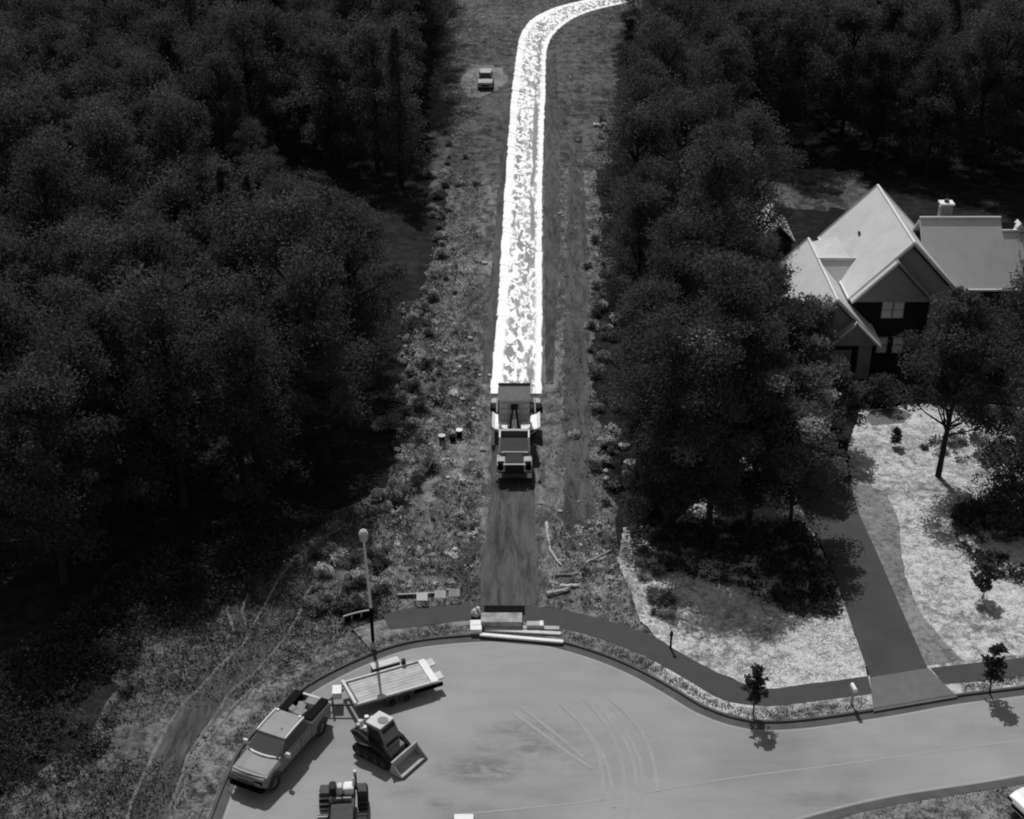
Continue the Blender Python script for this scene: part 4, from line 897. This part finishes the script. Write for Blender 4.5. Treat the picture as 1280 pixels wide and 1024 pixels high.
# ------------------------------------------------------------------ dump truck with the bed tipped up
fr_ = P(643, 606)
def dump_truck():
    root = thing('dump_truck', 'dump truck with its bed tipped up feeding the paver', 'truck', (fr_.x, fr_.y+0.1, 0.02), R(-90))
    # x forward; front bumper at x=0
    for s in (-1, 1): MB().box((-3.4, s*0.42, 0.78), (6.2, 0.12, 0.26)).build('chassis_rail', M['dark'], root)
    MB().box((-0.08, 0, 0.62), (0.22, 2.4, 0.32)).build('bumper', M['dim'], root, 0.04)
    for s in (-1, 1):
        MB().box((0.02, s*1.02, 0.66), (0.12, 0.34, 0.36)).build('bumper_end', M['pale'], root, 0.04)
        MB().prism([(-0.2, 0.75), (-0.22, 1.28), (-0.7, 1.42), (-1.5, 1.42), (-1.5, 0.9)], s*0.62, s*1.2, 'y').build('fender', M['light'], root, 0.06)
        MB().tube([(-0.28, s*0.95, 1.14), (-0.16, s*0.95, 1.14)], 0.21, 12).build('headlight', M['black'], root)
        MB().box((-0.42, s*0.92, 1.385), (0.42, 0.44, 0.07)).build('fender_light', M['black'], root, 0.05)
        m = MB(); m.box((-1.6, s*1.42, 1.9), (0.1, 0.22, 0.5)); m.tube([(-1.6, s*1.1, 1.95), (-1.6, s*1.35, 1.95)], 0.03, 6); m.build('mirror', M['dim'], root, 0.02)
        MB().tube([(-1.62, s*1.02, 1.6), (-2.0, s*0.98, 2.42)], 0.07, 6).build('pillar', M['bright'], root)
        MB().tube([(-2.0, s*0.99, 2.44), (-3.1, s*0.99, 2.44)], 0.07, 6).build('roof_edge', M['bright'], root)
        MB().panel([(-1.75, s*1.085, 1.6), (-2.9, s*1.085, 1.6), (-2.9, s*1.02, 2.32), (-2.1, s*1.02, 2.32)][::s], 0.02).build('side_window', M['dim'], root)
        wheel(root, -0.95, s*0.98, 0.5, 0.28)
        for o_ in (0.62, 0.98): wheel(root, -5.6, s*o_, 0.5, 0.28)
    MB().prism([(-0.12, 0.8), (-0.15, 1.42), (-1.55, 1.6), (-1.55, 0.8)], -0.62, 0.62, 'y').build('hood', M['dark'], root, 0.05)
    MB().box((-0.09, 0, 1.12), (0.08, 0.95, 0.5)).build('grille', M['dark'], root, 0.02)
    MB().box((-0.12, 0, 1.44), (0.1, 1.5, 0.06)).build('hood_edge', M['pale'], root)
    MB().box((-1.5, 0, 1.62), (0.18, 1.9, 0.12)).build('cowl', M['bright'], root, 0.04)
    MB().loft([[(-1.6, 1.1, 0.75), (-1.6, -1.1, 0.75), (-3.15, -1.1, 0.75), (-3.15, 1.1, 0.75)], [(-1.6, 1.1, 1.58), (-1.6, -1.1, 1.58), (-3.15, -1.1, 1.58), (-3.15, 1.1, 1.58)], [(-2.02, 1.0, 2.42), (-2.02, -1.0, 2.42), (-3.12, -1.0, 2.42), (-3.12, 1.0, 2.42)]]).build('cab', M['light'], root, 0.05)
    MB().panel([(-1.6, 0.92, 1.68), (-1.6, -0.92, 1.68), (-1.97, -0.86, 2.36), (-1.97, 0.86, 2.36)], 0.03).build('windscreen', M['light'], root)
    MB().box((-2.45, 0, 2.45), (0.8, 1.9, 0.06)).build('roof_panel', M['black'], root, 0.03)
    MB().box((-3.0, 0, 2.48), (0.3, 1.9, 0.1)).build('roof_rear', M['light'], root, 0.03)
    for y in (-0.7, -0.25, 0.25, 0.7): MB().tube([(-3.3, y, 1.6), (-3.3, y, 1.95)], 0.16, 8).build('hydraulic_tank', M['pale'], root)
    # tipped bed, built flat about its hinge then turned up
    T = Matrix.Translation((-6.3, 0, 1.05)) @ Matrix.Rotation(R(-62), 4, 'Y')
    def tip(m_, name, mat, par=root, bv=0):
        m_.v = [tuple(T @ Vector(v)) for v in m_.v]; return m_.build(name, mat, par, bv)
    L = 3.1
    bed = tip(MB().box((L/2, 0, 0.08), (L, 2.1, 0.12)), 'bed_floor', M['bright'])
    for s in (-1, 1): tip(MB().box((L/2, s*1.1, 0.62), (L, 0.08, 1.1)), 'bed_side', M['mid'])
    tip(MB().box((L-0.04, 0, 0.72), (0.1, 2.2, 1.35)), 'bed_front', M['mid'])
    tip(MB().box((L+0.0, 0, 1.42), (0.16, 2.26, 0.1)), 'bed_lip', M['dark'])
    for x in (0.6, 1.4, 2.2, 2.9): tip(MB().box((x, 0, -0.03), (0.09, 2.0, 0.12)), 'cross_member', M['pale'], bed)
    for s in (-1, 1): tip(MB().box((L/2, s*0.42, -0.06), (L-0.2, 0.1, 0.16)), 'long_sill', M['pale'], bed)
    top_ = T @ Vector((2.6, 0, -0.1))
    for s in (-1, 1):
        MB().tube([(-4.0, s*0.42, 0.9), top_+Vector((0, s*0.1, 0))], [0.10, 0.07], 8).build('hoist_arm', M['dark'], root)
        MB().tube([(-4.2, s*0.17, 0.95), (-4.2+(top_.x+4.2)*0.62, s*0.12, 0.95+(top_.z-0.95)*0.62)], 0.13, 8).build('hoist_ram', M['bright'], root)
    MB().box(top_, (0.3, 0.5, 0.5)).build('hoist_head', M['dark'], root, 0.04)
    tip(MB().box((-0.12, 0, 0.75), (0.08, 2.1, 1.0), ry=0.5), 'tailgate', M['mid'])
dump_truck()
# ------------------------------------------------------------------ paver behind it
def paver():
    y0 = fr_.y+6.0
    root = thing('asphalt_paver', 'asphalt paver laying the hot mat behind the dump truck', 'paver', (P(645, 530).x, y0, 0.02), R(-90))
    # x forward, hopper front at x=0, machine runs to x=-5.4
    for s in (-1, 1):
        MB().prism([(s*1.05, 0.45), (s*1.72, 1.05), (s*1.72, 1.15), (s*0.98, 0.5)], -2.3, -0.05, 'x').build('hopper_wing', M['bright'], root)
        MB().prism([(-4.4, 0.02), (-1.0, 0.02), (-0.75, 0.3), (-0.95, 0.62), (-4.3, 0.66), (-4.6, 0.35)], s*0.85, s*1.25, 'y').build('track', M['dark'], root, 0.03)
        st = MB().box((-4.1, s*0.78, 1.75), (0.55, 0.5, 0.12)).build('operator_seat', M['dim'], root, 0.04)
        MB().box((-4.38, s*0.78, 2.05), (0.1, 0.5, 0.6)).build('seat_back', M['dim'], st, 0.04)
        MB().box((-3.55, s*0.6, 1.95), (0.25, 0.5, 0.5)).build('console', M['mid'], root, 0.04)
        MB().box((-5.0, s*1.55, 0.35), (0.7, 0.55, 0.5)).build('screed_extension', M['light'], root, 0.03)
        MB().box((-5.0, s*1.87, 0.3), (0.9, 0.06, 0.5)).build('end_gate', M['dim'], root)
        MB().box((-4.1, s*1.4, 0.6), (2.2, 0.1, 0.16)).build('tow_arm', M['mid'], root)
    MB().prism([(-2.3, 0.4), (0.0, 0.4), (0.0, 0.55), (-2.3, 0.7)], -1.0, 1.0, 'y').build('hopper_floor', M['mid'], root)
    hp = MB(); n = 14; rr = random.Random(3)
    for i in range(n+1):
        for j in range(n+1):
            u, v_ = i/n*2-1, j/n*2-1; hp.v.append((-1.15+u*1.1, v_*1.5, 0.55+0.55*abs(v_)**1.5*0.8+0.35*(1-u*u)*(1-v_*v_)+rr.uniform(-0.03, 0.03)))
    for i in range(n):
        for j in range(n): a = i*(n+1)+j; hp.f.append((a, a+1, a+n+2, a+n+1))
    hp.build('hot_load', M['hotfill'], root)
    MB().prism([(-4.5, 0.6), (-2.3, 0.55), (-2.3, 1.45), (-3.2, 1.55), (-4.5, 1.4)], -0.95, 0.95, 'y').build('tractor_body', M['light'], root, 0.05)
    MB().box((-4.95, 0, 0.4), (0.75, 2.6, 0.55)).build('screed', M['dim'], root, 0.04)
    MB().box((-5.3, 0, 0.55), (0.4, 3.4, 0.06)).build('walkway', M['mid'], root)
    MB().tube([(-4.7, -1.5, 0.35), (-4.7, 1.5, 0.35)], 0.16, 10).build('auger', M['bright'], root)
    MB().tube([(-2.6, 0.35, 1.4), (-2.6, 0.35, 2.2)], 0.07, 8).build('exhaust', M['pale'], root)
    for x, y in ((-3.0, 0.9), (-3.0, -0.9), (-4.45, 0.95), (-4.45, -0.95)): MB().tube([(x, y, 1.45), (x, y, 2.35)], 0.03, 6).build('hand_rail', M['light'], root)
paver()

# ------------------------------------------------------------------ street furniture and loose things
def lamp():
    b = P(467, 813); root = thing('street_lamp', 'tall pale topped street lamp on the verge above the trailer', 'street lamp', (b.x, b.y, 0.12))
    MB().tube([(0, 0, 0), (0, 0, 0.5)], [0.17, 0.14], 12).build('base', M['light'], root)
    MB().tube([(0, 0, 0.4), (-0.03, 0, 2.9)], [0.10, 0.095], 10).build('lower_pole', M['black'], root)
    MB().tube([(-0.03, 0, 2.9), (-0.2, 0, 7.3)], [0.095, 0.06], 10).build('upper_pole', M['pale'], root)
    hd = MB().tube([(-0.2, 0, 7.25), (-0.2, 0, 7.4), (-0.2, 0, 7.75), (-0.2, 0, 7.85)], [0.1, 0.22, 0.27, 0.2], 12).build('lantern', M['light'], root)
    MB().tube([(-0.2, 0, 7.85), (-0.2, 0, 8.0), (-0.2, 0, 8.1)], [0.26, 0.18, 0.04], 12).build('cap', M['pale'], hd)
lamp()
def mailbox():
    b = P(1064, 884); root = thing('mailbox', 'white mailbox on a post beside the driveway apron', 'mailbox', (b.x, b.y, 0.13), R(10))
    MB().box((0, 0, 0.55), (0.12, 0.12, 1.1)).build('post', M['light'], root)
    n = 8; arc = [(0.11*math.cos(math.pi*k/n), 1.22+0.11*math.sin(math.pi*k/n)) for k in range(n+1)]
    bx = MB().prism([(0.11, 1.08)]+arc+[(-0.11, 1.08)], -0.28, 0.28, 'y').build('box', M['bright'], root)
    MB().box((0.125, -0.1, 1.3), (0.02, 0.1, 0.2)).build('flag', M['dim'], bx); MB().box((0, 0.1, 1.05), (0.14, 0.5, 0.06)).build('bracket', M['mid'], root)
mailbox()
b = P(838, 813); t = thing('marker_post', 'thin dark marker post at the lawn edge of the curved sidewalk', 'post', (b.x, b.y, 0.12))
MB().tube([(0, 0, 0), (0, 0, 1.25)], [0.07, 0.055], 8).build('stake', M['dark'], t); MB().box((0, -0.05, 1.05), (0.2, 0.04, 0.3)).build('plate', M['dark'], t)
for (px, py, mt, lab) in ((528, 757, 'bright', 'brightest of three small sign boards behind the sidewalk'), (550.5, 754, 'pale', 'middle grey sign board between two others behind the sidewalk'), (568, 752, 'light', 'grey sign board next to the bare path base')):
    b = P(px, py); t = thing('sign_board', lab, 'sign', (b.x, b.y, 0.02), 0)
    for s in (-1, 1): MB().tube([(s*0.2, 0, 0), (s*0.2, 0, 0.6)], 0.012, 6).build('leg', M['dim'], t)
    MB().box((0, 0.0, 0.62), (0.66, 0.05, 0.5), rx=-R(55)).build('board', M[mt], t, 0.01); MB().box((0, 0.045, 0.45), (0.58, 0.03, 0.05)).build('brace', M['dim'], t)
# low pale rail and silt fence
def low_fence(pts, h, lab, name, sheetmat):
    w_ = [P(x, y) for x, y in pts]; root = thing(name, lab, 'fence', w_[0]); o = w_[0]
    for p_ in w_: MB().box((p_.x-o.x, p_.y-o.y, h*0.55), (0.07, 0.07, h*1.1)).build('stake', M['light'], root)
    for i in range(len(w_)-1):
        a, b_ = w_[i]-o, w_[i+1]-o
        MB().loft([[(a.x, a.y-0.02, 0), (b_.x, b_.y-0.02, 0), (b_.x, b_.y-0.02, h), (a.x, a.y-0.02, h)], [(a.x, a.y+0.02, 0), (b_.x, b_.y+0.02, 0), (b_.x, b_.y+0.02, h), (a.x, a.y+0.02, h)]]).build('fabric', sheetmat, root)
        MB().tube([(a.x, a.y, h+0.03), (b_.x, b_.y, h+0.03)], 0.05, 6).build('top_cord', M['pale'], root)
low_fence([(430,779),(440,776),(452,773),(464,771)], 0.45, 'low dark silt fence with a pale top edge near the street lamp', 'silt_fence', M['black'])
low_fence([(497,747),(517,746),(537,745),(556,744)], 0.18, 'low straight rail behind the three sign boards', 'low_rail', M['dim'])
# heap of building material by the kerb ramp
def plank(x0, y0, x1, y1, z, w_, th, lab, mat='pale'):
    a, b_ = P(x0, y0, z), P(x1, y1, z); c = (a+b_)/2; d_ = b_-a; o = MB()
    n = 6; o.loft([[(-d_.length/2+d_.length*i/n, -w_/2, 0.004*math.sin(i*1.7)), (-d_.length/2+d_.length*i/n, w_/2, 0.004*math.sin(i*1.7)), (-d_.length/2+d_.length*i/n, w_/2, th), (-d_.length/2+d_.length*i/n, -w_/2, th)] for i in range(n+1)])
    o = o.build('plank', M[mat]); o.location = c; o.rotation_euler = (0, 0, math.atan2(d_.y, d_.x)); tag(o, lab, 'plank')
plank(600, 794, 704, 803, 0.16, 0.24, 0.1, 'long pale plank lowest of the heap beside the kerb', 'bright')
plank(606, 788, 701, 793, 0.16, 0.26, 0.1, 'pale plank in the middle of the heap beside the kerb', 'pale')
plank(607, 785, 699, 787, 0.162, 0.3, 0.14, 'wide light plank highest of the heap beside the kerb', 'light')
b = P(595, 789); t = thing('box', 'bright box at the left end of the plank heap', 'box', (b.x, b.y, 0.14), 0.05)
MB().box((0, 0, 0.16), (0.66, 0.95, 0.32)).build('carton', M['bright'], t, 0.02); MB().box((0, 0, 0.325), (0.5, 0.08, 0.012)).build('tape', M['pale'], t)
b = P(627, 781, 0.15); t = thing('pallet_load', 'light mottled slab of wrapped material on a pallet above the planks', 'pallet', (b.x, b.y+0.05, 0.156), 0)
MB().box((0, 0, 0.32), (2.4, 0.95, 0.36)).build('load', plain('wrapped_load', lin(150), 0.7, 0.45, 1.6), t, 0.04)
for x in (-0.95, 0, 0.95): MB().box((x, 0, 0.055), (0.12, 0.95, 0.1)).build('bearer', M['light'], t)
for k in range(5): MB().box((0, -0.4+0.2*k, 0.12), (2.4, 0.13, 0.03)).build('slat', M['light'], t)
b = P(669, 785, 0.15); t = thing('box', 'low pale box at the right end of the pallet load', 'box', (b.x, b.y, 0.156), 0)
MB().box((0, 0, 0.17), (1.0, 0.45, 0.34)).build('carton', M['light'], t, 0.03); MB().box((0.36, 0, 0.345), (0.2, 0.46, 0.02)).build('strap', M['bright'], t)
b = P(595, 770, 0.15); t = thing('rubble_sack', 'crumpled light sack behind the bright box on the sidewalk', 'sack', (b.x, b.y, 0.154))
bm = bmesh.new(); bmesh.ops.create_icosphere(bm, subdivisions=2, radius=0.32)
for v in bm.verts: v.co *= random.uniform(0.82, 1.12); v.co.z = max(-0.22, v.co.z*0.8)
me = bpy.data.meshes.new('bag'); bm.to_mesh(me); bm.free(); me.materials.append(M['light']); o = bpy.data.objects.new('bag', me); COL.objects.link(o); o.parent = t; o.location = (0, 0, 0.22)
MB().tube([(0.05, 0, 0.42), (0.12, 0.02, 0.6)], [0.06, 0.12], 7).build('neck', M['pale'], t)
a0, a1 = P(605, 768.5, 0.16), P(656, 757.5, 0.16); o = MB().box((0, 0, 0.02), ((a1.x-a0.x), (a1.y-a0.y), 0.035)).build('steel_plate', M['black'], None, 0.01); o.location = ((a0.x+a1.x)/2, (a0.y+a1.y)/2, 0.158); tag(o, 'black sheet of cold steel lying flat on the sidewalk behind the pallet', 'plate')
# little things left of the dump truck
for px, py, top_m, lab in ((552.5, 553, 'pale', 'dark bucket with a pale lid standing left of the dump truck'), (574, 546, 'bright', 'squat dark bucket with a bright lid standing near the paver')):
    b = P(px, py); t = thing('bucket', lab, 'bucket', (b.x, b.y, 0.02)); MB().tube([(0, 0, 0), (0, 0, 0.5)], [0.2, 0.25], 14).build('pail', M['black'], t); MB().tube([(0, 0, 0.5), (0, 0, 0.56)], 0.26, 14).build('lid', M[top_m], t)
b = P(566, 551); t = thing('bucket', 'open black bucket between two lidded ones', 'bucket', (b.x, b.y, 0.02)); MB().tube([(0, 0, 0), (0, 0, 0.4)], [0.2, 0.26], 14).build('pail', M['black'], t); MB().tube([(0.26, 0, 0.4), (0.2, 0.4, 0.9)], 0.02, 5).build('handle', M['light'], t)
# protos that were never placed
for k, o in enumerate(PROTO):
    if not USED[k]:
        for c in list(o.children): bpy.data.objects.remove(c)
        bpy.data.objects.remove(o)
